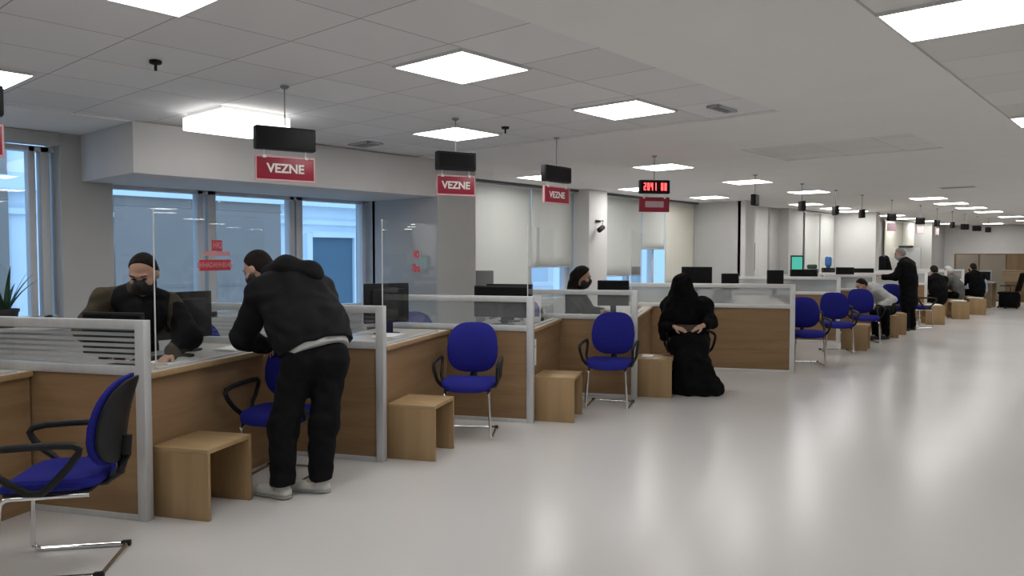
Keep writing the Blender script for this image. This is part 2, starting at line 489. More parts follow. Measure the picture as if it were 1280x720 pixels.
# left wall: piers, spandrels and lintels around the windows
b = MB()
XW = -7.9
for y0, y1, z0, z1 in [(-4.0, 0.9, 0, H), (.9, 2.62, 0, .95), (.9, 2.62, 2.66, H), (2.62, 3.08, 0, H),
                       (3.08, 6.30, 0, .9), (3.08, 6.3, 2.30, H), (6.3, 6.95, 0, H), (6.95, 15.05, 0, .88)]:
    b.box((-8.3, y0, z0), (XW, y1, z1))
struct(b.build('wall_left', 'wallgrey'))
struct(bx('column_1', 'wallgrey', (-7.95, 6.30, 0), (-6.72, 6.95, H)))
struct(bx('column_2', 'plaster', (-8.3, 10.72, 0), (-7.68, 11.27, H), bev=.01))
struct(bx('beam', 'plaster', (-8.0, 2.80, 2.285), (-6.74, 6.97, H), bev=.004))
# the jut, recess and second jut further down the left side
b = MB()
for lo, hi in [((-8.3, 15.05, 0), (-6.95, 15.25, H)), ((-8.3, 17.6, 0), (-7.40, 18.1, H))]: b.box(lo, hi)
struct(b.build('wall_left_return', 'wallgrey'))
struct(bx('column_3', 'plaster', (-7.02, 15.05, 0), (-6.84, 15.5, H), bev=.008))
struct(bx('column_4', 'wallgrey', (-8.3, 18.1, 0), (-7.15, 19.0, H)))
struct(bx('wall_left_recess', 'plaster', (-8.3, 15.25, 0), (-7.45, 17.6, H)))
struct(bx('wall_left_rear', 'plaster', (-8.3, 19.0, 0), (-7.2, 21.3, H)))
struct(bx('wall_left_jut', 'plaster', (-8.3, 21.3, 0), (-6.12, 21.6, H)))
struct(bx('wall_left_end', 'wallgrey', (-8.3, 21.6, 0), (-7.0, 33.0, H)))
struct(bx('wall_far', 'plaster', (-8.4, 33.0, 0), (6.2, 33.2, H)))
struct(bx('column_5', 'wallgrey', (-7.0, 28.6, 0), (-6.45, 29.3, H)))

# windows: frames and panes ------------------------------------------------------------
def window(n, y0, y1, z0, z1, x, mull, mat='frameblue', fw=.07, depth=.12):
    b = MB()
    b.box((x - depth, y0, z0), (x, y1, z0 + fw)); b.box((x - depth, y0, z1 - .05), (x, y1, z1))
    for a, c in mull: b.box((x - depth, a, z0), (x, c, z1), .008)
    fr = b.build('window_%d' % n, mat, smooth=True); struct(fr)
    ed = sorted(mull)
    for i in range(len(ed) - 1):
        if ed[i + 1][0] - ed[i][1] > .1:
            bx('window_pane', 'wglass', (x - depth / 2 - .004, ed[i][1], z0 + fw), (x - depth / 2 + .004, ed[i + 1][0], z1 - .05), fr)
    return fr
window(1, .9, 2.62, .95, 2.60, -8.05, [(.9, .97), (1.72, 1.80), (2.40, 2.46), (2.50, 2.58)], 'frameblue')
window(2, 3.08, 6.30, .9, 2.30, -8.03, [(3.08, 3.13), (4.00, 4.07), (4.11, 4.21), (5.13, 5.20), (5.22, 5.31), (6.20, 6.25)], 'frameblue')
window(3, 6.95, 10.72, .88, H, -8.12, [(6.95, 7.02), (8.18, 8.26), (9.52, 9.6), (10.62, 10.72)], 'frameblue')
window(4, 11.27, 15.05, .88, H, -8.12, [(11.27, 11.34), (12.6, 12.68), (13.5, 13.58), (14.95, 15.05)], 'frameblue')
struct(bx('trim_1', 'wallgrey', (-8.02, .6, 2.60), (XW + .03, 2.62, H), bev=.02))      # blind box over the first window
struct(bx('trim_2', 'framedark', (-7.96, 6.97, H - .035), (-7.90, 15.05, H)))          # dark rail above the blinds

def blind(y0, y1, zb, label, mat='blind', x=-8.0):
    t = thing('roller_blind', label, 'blind', (x, (y0 + y1) / 2, zb), group='roller blinds along the window wall')
    hw = (y1 - y0) / 2
    b = MB()
    def f(u, v): return Vector((.010 * math.sin(u * 9 + y0 * 3) * (1 - v) - .0 + .0, -hw + u * 2 * hw, v * (H - .05 - zb)))
    b.grid(f, 14, 8)
    o = b.build('blind_fabric', mat, t, smooth=True)
    sm = o.modifiers.new('thickness', 'SOLIDIFY'); sm.thickness = .004
    b = MB(); b.tube([(0, -hw, 0), (0, hw, 0)], .012, 8); b.build('bottom_bar', 'alu', t, smooth=True)
    b = MB(); b.tube([(-.02, -hw, H - .05 - zb), (-.02, hw, H - .05 - zb)], .028, 10); b.build('roller', 'whitep', t, smooth=True)
    return t
blind(8.12, 9.565, .90, 'long pale roller blind right of the grey column, hanging to the sill')
blind(9.575, 10.70, 1.40, 'pale roller blind drawn up a little over blue daylight, before the camera column')
blind(6.98, 8.10, .90, 'pale roller blind hidden beside the grey column')
blind(11.28, 12.89, 1.21, 'grey roller blind just right of the security camera column')
blind(12.9, 13.795, 1.72, 'pale roller blind raised above the tall strip of blue daylight')
blind(13.805, 15.04, .90, 'cream roller blind ending at the projecting wall', 'blindw')  # white fabric, the warm light on it is put into the colour
blind(15.95, 16.95, .95, 'narrow white blind in the recess behind the projecting wall', 'blind', -7.40)
blind(19.1, 20.1, .95, 'white blind panel behind the green screens', 'blind', -7.14)
blind(20.14, 21.2, .95, 'white blind panel beside the second projecting wall', 'blind', -7.14)
blind(25.0, 26.9, .95, 'cream blind beyond the second projecting wall', 'blindw', -6.93)
blind(26.95, 28.4, .95, 'cream blind next to the last grey column', 'blindw', -6.93)

# ------------------------------------------------------------------ the street outside
t = thing('neighbour_building', 'pale building facade with dark window bays seen through the blue windows', 'building', (-13, 6, -4))
b = MB(); b.box((-1.0, -16, 0), (0, 26, 9)); b.build('facade_wall', 'facade', t)
for (y0, y1) in ((-10, -2.42), (-.95, 2.05)):
    b = MB(); b.box((-.05, y0, 0), (.10, y1, 9), .01)
    for i in range(6): b.box((.10, y0, 1.0 + i * 1.35), (.115, y1, 1.03 + i * 1.35))
    b.build('dark_bay', 'facadedark', t)
def outwin(y0, y1, z0, z1):
    b = MB()
    b.box((0, y0 - .12, z0 - .06), (.10, y0, z1 + .08)); b.box((0, y1, z0 - .06), (.10, y1 + .12, z1 + .08))
    b.box((0, y0, z1), (.12, y1, z1 + .10)); b.box((0, y0 - .15, z0 - .1), (.14, y1 + .15, z0))
    fr = b.build('window_surround', 'facade', t)
    bx('pane', 'facadeglass', (-.02, y0, z0), (.03, y1, z1), fr)
outwin(2.75, 3.75, 4.2, 5.95); outwin(-1.75, -1.15, 4.0, 5.6); outwin(5.2, 6.2, 4.2, 5.95); outwin(8.2, 9.2, 4.2, 5.95); outwin(11.2, 12.2, 4.2, 5.95)
bx('cornice', 'facade', (0, -16, 6.55), (.22, 26, 6.75), t); bx('string_course', 'facade', (0, -16, 6.2), (.08, 26, 6.28), t)
bx('street_ground', 'facadedark', (-40, -40, -4.2), (-8.6, 60, -4.0)); struct(bpy.data.objects['street_ground'])

# ------------------------------------------------------------------ ceiling lights
def light_proto():
    t = thing('ceiling_light', '', 'ceiling light', (0, 0, H), group='square ceiling lights')
    b = MB()
    for lo, hi in [((-.3, -.3, -.004), (.3, -.285, .02)), ((-.3, .285, -.004), (.3, .3, .02)), ((-.3, -.285, -.004), (-.285, .285, .02)), ((.285, -.285, -.004), (.3, .285, .02))]: b.box(lo, hi)
    b.build('light_frame', 'whitep', t)
    bx('diffuser', 'panel', (-.285, -.285, -.001), (.285, .285, .008), t)
    return t
LP = light_proto()
_lt = []
def lamp(x, y, label):
    if not _lt: o = LP; o['label'] = label; o.location = (x, y, H)
    else: o = dup(LP, label, (x, y, H), 0)
    _lt.append(o)
lamp(-3.35, 3.35, 'big square light panel in the middle of the tiled ceiling')
lamp(-3.35, 1.45, 'bright light panel cut by the top edge, in the near tiled ceiling')
lamp(-3.35, 5.15, 'light panel beside the long plain ceiling strip, last in the tiled field')
lamp(-5.18, 5.1, 'light panel right behind the rod of the second hanging sign')
lamp(-5.80, 1.40, 'light panel at the left edge above the first window')
lamp(-7.07, 8.75, 'light panel partly hidden behind the third hanging display')
lamp(-5.10, 8.75, 'light panel above the lit red number display')
lamp(-5.14, 11.35, 'light panel behind the rod of the small fifth hanging box')
lamp(-5.12, 13.85, 'light panel over the black monitors of the wide counter')
lamp(-7.05, 13.85, 'light panel in front of the projecting white wall')
lamp(-7.05, 11.35, 'light panel peeping out left of the lit red number display')
lamp(-6.38, 17.1, 'light panel behind the edge-on hanging box over the wide counter')
lamp(-6.38, 19.0, 'thin light panel left of the row of distant hanging boxes')
lamp(-6.45, 20.55, 'distant light panel behind the narrow hanging box')
lamp(-6.3, 23.4, 'distant light panel touching the dark red hanging box')
lamp(-6.5, 25.6, 'distant light panel above the whiteboard')
lamp(-6.5, 28.0, 'distant light panel second from the far wall on the window side')
lamp(-6.5, 30.6, 'most distant light panel on the window side')
for y, s in ((16.95, 'first'), (18.9, 'second'), (20.95, 'third'), (23.1, 'fourth'), (26.4, 'fifth'), (29.5, 'last')):  # the final panel is added to lift the dark far wall
    lamp(-3.9, y, '%s light panel of the far right row under the plain ceiling' % s)
for i, y in enumerate((4.22, 7.85, 11.45, 15.05, 18.65, 22.25, 25.85, 29.45)):
    lamp(-.85, y, ('wide light panel at the top right, beside the plain ceiling strip', 'light panel just entering at the right edge')[i] if i < 2 else 'light panel out along the right hand ceiling row')
for y in (1.2, 4.8, 8.4, 12.0, 16.8, 21.6, 26.4): lamp(2.45, y, 'light panel out along the right hand ceiling row')
for x, y in ((-5.2, 31.6), (-1.4, 31.6)): lamp(x, y, 'light panel close to the white far wall, half hidden by the ceiling ones before it')  # two extra panels, added only to brighten the far wall
for x, y in ((-3.35, -1.0), (-5.80, -1.0), (-.85, -1.0)): lamp(x, y, 'light panel of the ceiling behind the viewer')
# the surface mounted light box beside the beam
t = thing('light_box', 'deep square light box hanging just below the tiles in front of the beam', 'ceiling light', (-5.84, 3.25, H))
bx('mount', 'whitep', (-.28, -.28, -.02), (.28, .28, .012), t)
bx('diffuser', 'panelsoft', (-.31, -.30, -.125), (.31, .30, -.02), t, bev=.006)

# small ceiling fittings
def detector(x, y, label):
    t = thing('smoke_detector', label, 'smoke detector', (x, y, H))
    b = MB(); b.lathe([(.035, .01), (.035, -.006), (.025, -.012)], 16); b.build('base', 'blackp', t, smooth=True)
    b = MB(); b.lathe([(.008, -.01), (.009, -.045), (.006, -.05)], 10); b.build('sensor', 'blackp', t, smooth=True)
detector(-4.60, 2.05, 'small dark sprinkler head on the bare tiles left of the first sign')
detector(-4.60, 5.14, 'small dark sprinkler head between the second and third hanging signs')
def vent(x, y, lx, ly, label):
    t = thing('ceiling_vent', label, 'vent', (x, y, H))
    b = MB()
    for lo, hi in [((-lx, -ly, -.008), (lx, -ly + .012, .006)), ((-lx, ly - .012, -.008), (lx, ly, .006)), ((-lx, -ly, -.008), (-lx + .012, ly, .006)), ((lx - .012, -ly, -.008), (lx, ly, .006))]: b.box(lo, hi)
    b.build('vent_frame', 'alu', t)
    b = MB()
    for i in range(5): b.box((-lx + .01, -ly + .02 + i * (2 * ly - .04) / 5, -.006), (lx - .01, -ly + .03 + i * (2 * ly - .04) / 5, .004))
    b.build('vent_slats', 'greyp', t)
vent(-6.35, 4.95, .16, .10, 'grey ceiling vent near the beam, left of the second sign')
vent(-2.75, 5.60, .05, .16, 'slim ceiling vent at the end corner of the tiled field')
vent(-2.9, 14.5, .25, .12, 'grey ceiling vent in the plain ceiling above the aisle')

# ------------------------------------------------------------------ hanging signs
def led_digits(parent, s, wid, hgt, y):
    SEG = {'0': 'abcdef', '1': 'bc', '2': 'abged', '4': 'fgbc'}
    n = len(s); cw = wid / n
    for i, ch in enumerate(s):
        if ch == ' ': continue
        x0 = -wid / 2 + i * cw + cw * .14; x1 = x0 + cw * .66; z0, z1 = -hgt / 2, hgt / 2; th = hgt * .13
        b = MB()
        for c in SEG[ch]:
            r = {'a': (x0, z1 - th, x1, z1), 'd': (x0, z0, x1, z0 + th), 'g': (x0, -th / 2, x1, th / 2), 'f': (x0, 0, x0 + th, z1), 'b': (x1 - th, 0, x1, z1), 'e': (x0, z0, x0 + th, 0), 'c': (x1 - th, z0, x1, 0)}[c]
            b.box((r[0], y - .003, r[1] + .078), (r[2], y, r[3] + .078))
        b.build('led_digit', 'led', parent)

def sign(y, ang, label, W=.40, dep=.07, red=True, led=False, x=-4.6, word='VEZNE', zt=2.45, plate=None, plain=False):
    """front face looks along local -Y; ang = direction of local +X"""
    t = thing('hanging_sign', label, 'sign', (x, y, zt - .16), R(ang), group='signs hanging from the ceiling over the counters')
    b = MB(); b.tube([(0, 0, .165), (0, 0, H - zt + .16)], .005, 8); b.lathe([(.03, H - zt + .16), (.03, H - zt + .152), (.012, H - zt + .14)], 12)
    b.build('rod', 'steel', t, smooth=True)
    b = MB(); b.box((-W / 2, -dep / 2, 0), (W / 2, dep / 2, .155), .012); d = b.build('display', 'blackp', t, smooth=True)
    bx('display_window', 'screen', (-W / 2 + .02, -dep / 2 - .002, .02), (W / 2 - .02, -dep / 2 + .002, .135), d)
    if led: led_digits(d, '2041 00', W * .8, .085, -dep / 2 - .002)
    if red:
        pw = W * .96
        b = MB(); b.box((-pw / 2, -.008, -.20), (pw / 2, .008, -.045), .003); p = b.build('sign_plate', plate or 'red', t, smooth=True)
        b = MB()
        for lo, hi in [((-pw / 2 - .006, -.011, -.207), (pw / 2 + .006, .011, -.195)), ((-pw / 2 - .006, -.011, -.05), (pw / 2 + .006, .011, -.04)), ((-pw / 2 - .006, -.011, -.2), (-pw / 2 + .003, .011, -.045)), ((pw / 2 - .003, -.011, -.2), (pw / 2 + .006, .011, -.045))]: b.box(lo, hi)
        b.build('plate_edge', 'redframe' if not plain else 'red', p)
        for sx in (-1, 1):
            b = MB(); b.tube([(sx * pw * .36, 0, -.042), (sx * pw * .36, 0, .003)], .004, 6); b.box((sx * pw * .36 - .012, -.014, -.055), (sx * pw * .36 + .012, .014, -.035), .003)
            b.build('hanger', 'white', t)
        if plain: bx('label_strip', 'pale', (-pw * .32, -.012, -.155), (pw * .32, -.008, -.085), p)
        elif word:
            text('lettering', word, .083, 'white', p, (0, -.0105, -.124), (R(90), 0, 0), .0025)
    return t
sign(2.91, 75, 'big unlit black display with red VEZNE plate, hanging before the beam', .41)
sign(4.52, 68, 'unlit black display with small red VEZNE plate by the grey column corner', .35)
sign(5.88, 92, 'tilted black display with red VEZNE plate in front of the pale blinds', .42)
sign(7.69, 52, 'lit display of red digits over a plain dark red plate', .36, led=True, plain=True)
sign(10.41, 100, 'small black hanging box facing away, right of the lit number display', .22, red=False)
sign(12.16, 128, 'black hanging box seen edge on, over the black monitors', .20, red=False)
sign(13.70, 126, 'black hanging box seen edge on, between two thin light panels', .20, red=False)
sign(15.14, 124, 'black hanging box seen edge on, left of the dark red one', .20, red=False)
sign(16.88, 60, 'distant dark red hanging box over a pink plate', .20, x=-4.55, plate='pale', word=None)
sign(19.1, 60, 'distant dark hanging box over a small white plate', .22, x=-4.55, plate='white', word=None)
sign(20.64, 80, 'distant black hanging box with a slim white plate', .20, x=-4.55, plate='white', word=None)
sign(22.22, 120, 'distant grey hanging box right of the slim white plate', .20, x=-4.55, red=False)
sign(23.71, 60, 'distant black hanging box in front of the white far wall', .24, x=-4.55, red=False)
sign(25.28, 55, 'second last black hanging box before the far wall', .26, x=-4.55, red=False)
sign(26.92, 60, 'last and smallest black hanging box before the far wall', .18, x=-4.55, red=False)
sign(1.07, 80, 'black hanging display just cut by the left edge', .38)

# security camera on column 2
t = thing('security_camera', 'small black security camera on a bent arm on the white column', 'camera', (-7.68, 10.95, 2.18))
b = MB(); b.box((-.0, -.05, -.02), (.02, .09, .02), .006); b.build('wall_plate', 'blackp', t, smooth=True)
b = MB(); b.tube([(.02, .06, .0), (.09, .06, .01), (.12, .02, .0), (.12, -.03, -.10)], .008, 8); b.build('arm', 'greyp', t, smooth=True)
b = MB(); b.tube([(.15, -.14, -.16), (.11, 0.02, -.11)], [.045, .045], 12); b.tube([(.155, -.16, -.166), (.15, -.14, -.16)], [.03, .032], 12); b.build('camera_body', 'blackp', t, smooth=True)

# ------------------------------------------------------------------ counters
A0 = R(26)
ca, sa = math.cos(A0), math.sin(A0)
def L(P, x, y): return (P[0] + x * ca - y * sa, P[1] + x * sa + y * ca)      # local x: to the aisle, y: along the counter
POSTS = [(-4.62, .195), (-4.62, 1.97), (-4.60, 3.745), (-4.62, 5.55), (-4.57, 7.29), (-3.97, 10.28)]
FAR = [(-4.75, 14.45), (-4.75, 16.55), (-4.75, 18.7), (-4.78, 20.8), (-4.8, 22.9), (-4.8, 25.0)]
def partition(P, ln, label, far=False):
    t = thing('partition_screen', label, 'partition', (P[0], P[1], 0), A0, group='partition screens between the counters')
    mt = 'whitealu' if far else 'alu'  # far frames use the aluminium painted brighter for the light there
    b = MB(); b.box((-.055, -.03, 0), (.01, .03, 1.20), .004); b.build('post', mt, t, smooth=True)
    b = MB(); b.box((-ln, -.03, 0), (-ln + .05, .03, 1.2), .004); b.build('post', mt, t, smooth=True)
    b = MB(); b.box((-ln + .05, -.027, 1.145), (-.055, .027, 1.20), .004); b.build('top_rail', mt, t, smooth=True)
    b = MB(); b.box((-ln + .05, -.027, .87), (-.055, .027, .925), .004); b.build('middle_rail', mt, t, smooth=True)
    b = MB(); b.box((-ln + .05, -.024, .0), (-.055, .024, .035), .003); b.build('bottom_rail', mt, t, smooth=True)
    bx('wood_panel', 'wood', (-ln + .05, -.014, .035), (-.055, .014, .87), t)
    bx('glass_pane', 'stripeglass' if P[1] < 2.5 else ('faintglass' if P[1] < 4 else ('partglass' if P[1] < 8 else 'frostglass')), (-ln + .05, -.004, .925), (-.055, .004, 1.145), t)
    return t
def counter(P, ln, label, dep=.78, y0=.035):
    t = thing('service_counter', label, 'counter', (P[0], P[1], 0), A0, group='wooden service counters')
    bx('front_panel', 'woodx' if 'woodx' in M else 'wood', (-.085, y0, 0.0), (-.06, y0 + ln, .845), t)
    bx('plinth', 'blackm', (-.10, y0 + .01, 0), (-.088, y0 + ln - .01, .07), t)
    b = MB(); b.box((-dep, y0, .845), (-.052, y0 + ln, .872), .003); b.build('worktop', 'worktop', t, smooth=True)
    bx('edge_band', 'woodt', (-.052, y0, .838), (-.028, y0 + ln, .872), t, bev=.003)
    for yy in (y0 + .05, y0 + ln - .07):
        bx('side_panel', 'wood', (-dep + .05, yy, 0), (-.10, yy + .02, .845), t)
    return t
M['woodx'] = wood('oak_laminate_counter', (.335, .213, .112), (.245, .150, .075), 'Y')
part_labels = ['striped glass partition out of frame at the near left', 'grey framed wood and glass partition behind the near empty chair, ending beside the first stool',
               'grey framed partition just behind the bent customer, with the second stool behind it', 'pale framed partition behind the empty blue chair with the second stool before it',
               'pale framed partition behind the blue chair that stands beyond the third stool', 'wide wood partition with white frame behind the seated woman in black']
for P, ln, lb in zip(POSTS, (1.9, 1.9, 1.9, 1.75, 1.75, 2.3), part_labels): partition(P, ln, lb, far=P[1] > 8)
cl = ['counter at the left edge behind the near empty chair', 'counter where the bent customer leans, with the first stool in front',
      'counter with the paper pile, between second stool and empty blue chair', 'short counter carrying a small white notice on its front',
      'counter beside the seated woman in black, behind the fourth stool']
for P, ln, lb in zip(POSTS, (1.53, 1.53, 1.53, 1.50, 2.40), cl): counter(P, ln, lb)
counter(POSTS[5], 3.6, 'long counter beyond the wide partition, behind the distant blue chairs')
fl = ['white framed partition behind the pair of distant blue chairs', 'white framed partition beside the seated man in the white shirt',
      'white framed partition where the standing man in black leans', 'white framed distant partition left of the seated person in black',
      'white framed distant partition beside the grey jacket', 'last white framed partition before the far wall']
for i, (P, lb) in enumerate(zip(FAR, fl)):
    partition(P, 1.9, lb, far=True)
    counter(P, 1.82, ('distant counter the man in the white shirt faces', 'distant counter under the standing man\'s hand', 'distant counter before the seated person in black',
                      'distant counter before the grey jacket', 'distant counter before the second last seated figure', 'last counter before the far cabinets')[i])

def shield(P, y0, y1, label, words=None, top=1.87):
    t = thing('plexiglass_shield', label, 'glass shield', (*L(P, -.10, (y0 + y1) / 2), .872), A0, group='clear shields standing on the counters')
    hw = (y1 - y0) / 2
    bx('pane', 'plexi', (-.003, -hw, .012), (.003, hw, top - .872), t)
    b = MB(); b.box((-.02, -hw, 0), (.02, hw, .014), .003); b.build('foot_strip', 'alu', t, smooth=True)
    b = MB(); b.box((-.004, -hw - .004, .01), (.004, -hw, top - .872)); b.build('edge', 'whitealu', t)
    return t
s1 = shield(POSTS[1], .20, 1.38, 'clear shield with red lettering between masked clerk and bent customer')
s2 = shield(POSTS[2], .20, 1.38, 'clear shield with small red lettering, right of the bent customer')
shield(POSTS[3], .20, 1.36, 'clear shield in front of the pale blinds, above the white notice')
shield(POSTS[4], .30, 1.5, 'clear shield between the third blue chair and the woman in black')
shield(POSTS[0], .20, 1.50, 'clear shield on the counter at the left edge')
# film lettering (faces the aisle: local +X)
def film(sh, y, z, w, h, mat): return bx('red_film', mat, (.0034, y - w / 2, z - h / 2), (.0044, y + w / 2, z + h / 2), sh)
RT = (R(90), 0, R(90))
film(s1, .02, .78, .115, .075, 'decal'); text('lettering', 'HKI', .06, 'decalp', s1, (.0052, .02, .78), RT, .001)
film(s1, .02, .725, .28, .03, 'decalp'); film(s1, .0, .645, .34, .075, 'decal')
text('lettering', 'IIHHADAHHKHIK', .05, 'decalp', s1, (.0052, .0, .645), RT, .001)
text('lettering', 'NO', .085, 'decal', s2, (.004, .10, .72), RT, .004)
text('lettering', 'Bino', .095, 'decal', s2, (.004, .10, .60), RT, .004)

# wooden stools ---------------------------------------------------------------------------
def stool(label):
    t = thing('wooden_stool', label, 'stool', group='low wooden stools beside the partition posts')
    w, d, h = .40, .44, .43   # w across (x), d along y
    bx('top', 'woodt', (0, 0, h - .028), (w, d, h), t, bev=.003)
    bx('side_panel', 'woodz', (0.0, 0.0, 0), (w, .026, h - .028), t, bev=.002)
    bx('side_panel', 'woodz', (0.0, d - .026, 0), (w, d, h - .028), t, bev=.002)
    bx('stretcher', 'woodt', (.03, .026, .10), (.05, d - .026, .16), t)
    return t
st0 = stool('low wooden stool beside the nearest partition post, left of the bent customer')
st0.location = (*L(POSTS[1], -.04, .07), 0); st0.rotation_euler.z = A0
for P, lb in ((POSTS[2], 'low wooden stool in front of the first empty blue chair right of the customer'), (POSTS[3], 'low wooden stool below the white notice on the counter'),
              (POSTS[4], 'low wooden stool directly beside the seated woman in black')):
    dup(st0, lb, (*L(P, -.02, .09), 0), A0)
dup(st0, 'dark wooden stool before the pair of distant blue chairs', (-4.36, 13.38, 0), A0 * .4)
for (x, y), lb in (((-4.55, 16.55), 'distant stool between white shirt man and standing man'), ((-4.50, 19.55), 'distant stool with papers right behind the standing man'),
                   ((-4.42, 21.75), 'distant stool with papers in front of the grey jacket'), ((-4.38, 23.6), 'distant stool with papers before the broad black jacket')):
    dup(st0, lb, (x, y, 0), A0)

# visitor chairs -----------------------------------------------------------------------------
def chair(label):
    t = thing('visitor_chair', label, 'chair', group='blue visitor chairs')
    # seat cushion: rounded pad, front edge waterfall (front = -Y)
    def sup(a, hx, hy, e=.35):
        c, s = math.cos(a), math.sin(a)
        return hx * math.copysign(abs(c) ** e, c), hy * math.copysign(abs(s) ** e, s)
    b = MB()
    prof = [(0, -.010), (.55, -.03), (.9, -.03), (1, -.012), (1.0, .012), (.94, .030), (.75, .038), (.4, .036), (0, .034)]
    n = 36
    rings = []
    for r, z in prof:
        ring = []
        for k in range(n):
            x, y = sup(2 * PI * k / n, .235 * max(r, .001), .23 * max(r, .001), .5)
            zz = z - (.035 * max(0, (-y - .10) / .13) ** 2 if y < -.10 else 0) + .012 * (x / .235) ** 2
            ring.append(b.bm.verts.new((x, y, .458 + zz)))
        rings.append(ring)
    for A_, B_ in zip(rings, rings[1:]):
        for k in range(n): b.bm.faces.new((A_[k], A_[(k + 1) % n], B_[(k + 1) % n], B_[k]))
    bmesh.ops.remove_doubles(b.bm, verts=b.bm.verts, dist=.0008)
    b.build('seat', 'blue', t, smooth=True)
    b = MB(); b.box((-.20, -.19, .412), (.20, .20, .436), .012); b.build('seat_pan', 'blackp', t, smooth=True)
    # backrest: pad and shell, reclined and dished
    def back(off, th, grow, name, mat):
        b = MB(); rings = []
        for r, dz in [(0, th), (.6, th), (.9, th * .9), (1, th * .4), (1, -th * .4), (.9, -th * .8), (.6, -th), (0, -th)]:
            ring = []
            for k in range(n):
                a = 2 * PI * k / n
                x, z = sup(a, (.232 + grow) * max(r, .001), (.225 + grow) * max(r, .001), .62)
                x *= 1 - .10 * (z / .225) if z > 0 else 1 - .10 * (-z / .225) ** 2
                y = -dz + off + .26 + .20 * (z + .02) * .9 - .05 * (1 - (x / .235) ** 2) * -1 - .05 + .03 * (z / .225) ** 2
                ring.append(b.bm.verts.new((x, y, .745 + z)))
            rings.append(ring)
        for A_, B_ in zip(rings, rings[1:]):
            for k in range(n): b.bm.faces.new((A_[k], A_[(k + 1) % n], B_[(k + 1) % n], B_[k]))
        bmesh.ops.remove_doubles(b.bm, verts=b.bm.verts, dist=.0008)
        return b.build(name, mat, t, smooth=True)
    back(0, .022, 0, 'backrest', 'blue')
    back(.032, .016, -.012, 'back_shell', 'blackp')
    b = MB(); b.tube([(0, .10, .415), (0, .22, .425), (0, .285, .47), (0, .30, .56), (0, .315, .66)], [.02, .022, .022, .02, .016], 10, flat=1.9); b.build('back_bracket', 'blackp', t, smooth=True)
    # loop armrests
    for s in (-1, 1):
        x = s * .265
        path = [(-.13, .50, 0), (-.19, .545, 0), (-.235, .60, .006), (-.25, .632, .008), (-.235, .655, .01), (-.17, .668, .012), (-.05, .674, .012), (.08, .676, .01), (.16, .672, .008), (.185, .655, .006), (.178, .63, .004),
                (.13, .565, 0), (.085, .515, 0), (.04, .47, -.02), (0, .44, -.03), (-.05, .44, -.03), (-.09, .462, -.02)]
        b = MB(); b.tube([(x + s * p[2], p[0], p[1]) for p in path], .0145, 10, closed=True, flat=1.25, up=(1, 0, 0))
        b.tube([(x - s * .02, -.03, .445), (s * .18, -.03, .425)], .014, 8)
        b.build('armrest', 'blackp', t, smooth=True)
    # cantilever tube frame
    def arc(pts, r=.05, m=5):
        out = [Vector(pts[0])]
        for i in range(1, len(pts) - 1):
            p0, p, p1 = Vector(pts[i - 1]), Vector(pts[i]), Vector(pts[i + 1])
            d0 = (p0 - p).normalized(); d1 = (p1 - p).normalized(); rr = min(r, (p0 - p).length * .45, (p1 - p).length * .45)
            for k in range(m + 1):
                q = k / m; out.append((p + d0 * rr) * (1 - q) ** 2 + p * 2 * q * (1 - q) + (p + d1 * rr) * q ** 2)
        out.append(Vector(pts[-1])); return out
    b = MB()
    b.tube(arc([(-.19, .20, .412), (-.19, -.205, .405), (-.215, -.225, .012), (-.215, .25, .012), (.215, .25, .012), (.215, -.225, .012), (.19, -.205, .405), (.19, .20, .412)]), .0130, 10)
    b.build('tube_frame', 'chrome', t, smooth=True)
    for s in (-1, 1):
        b = MB(); b.box((s * .215 - .016, .215, .0), (s * .215 + .016, .265, .03), .006); b.build('foot_glide', 'blackp', t, smooth=True)
    return t
def face(fx, fy): return math.atan2(fx, -fy)
ch0 = chair('nearest empty blue chair, in the bottom left corner')
ch0.location = (-4.29, 1.39, 0); ch0.rotation_euler.z = face(-.62, -.785)
dup(ch0, 'blue chair behind the legs of the bent customer', (-4.83, 2.99, 0), face(.50, -.87))
dup(ch0, 'empty blue chair facing out between second stool and pale partition', (-4.74, 4.82, 0), face(.60, -.80))
dup(ch0, 'empty blue chair facing out beyond the white notice', (-4.54, 6.72, 0), face(.42, -.90))
dup(ch0, 'blue chair the woman in black sits on', (-4.47, 8.28, 0), face(.60, -.80))
dup(ch0, 'blue chair just right of the wide partition post', (-4.12, 11.15, 0), face(.55, -.83))
dup(ch0, 'front one of the two distant blue chairs side by side', (-4.30, 12.98, 0), face(.50, -.87))
dup(ch0, 'rear one of the two distant blue chairs, next to the man in white', (-4.40, 14.72, 0), face(.55, -.83))
dup(st0, 'stool under the seated person in the white shirt', (-4.50, 15.80, 0), A0)
dup(ch0, 'blue chair mostly hidden behind the standing man', (-4.72, 17.9, 0), face(.5, -.87))
dup(ch0, 'blue chair right of the standing man, only its seat showing', (-4.44, 18.55, 0), face(.62, .78))
# clerks' chairs by the windows
dup(ch0, 'blue clerk chair by the window behind the red lettering', (-6.72, 3.55, 0), face(.9, .3), 'clerk chairs behind the counters')
dup(ch0, 'clerk chair seen through the glass of the pale partition', (-6.1, 5.5, 0), face(.9, -.3), 'clerk chairs behind the counters')

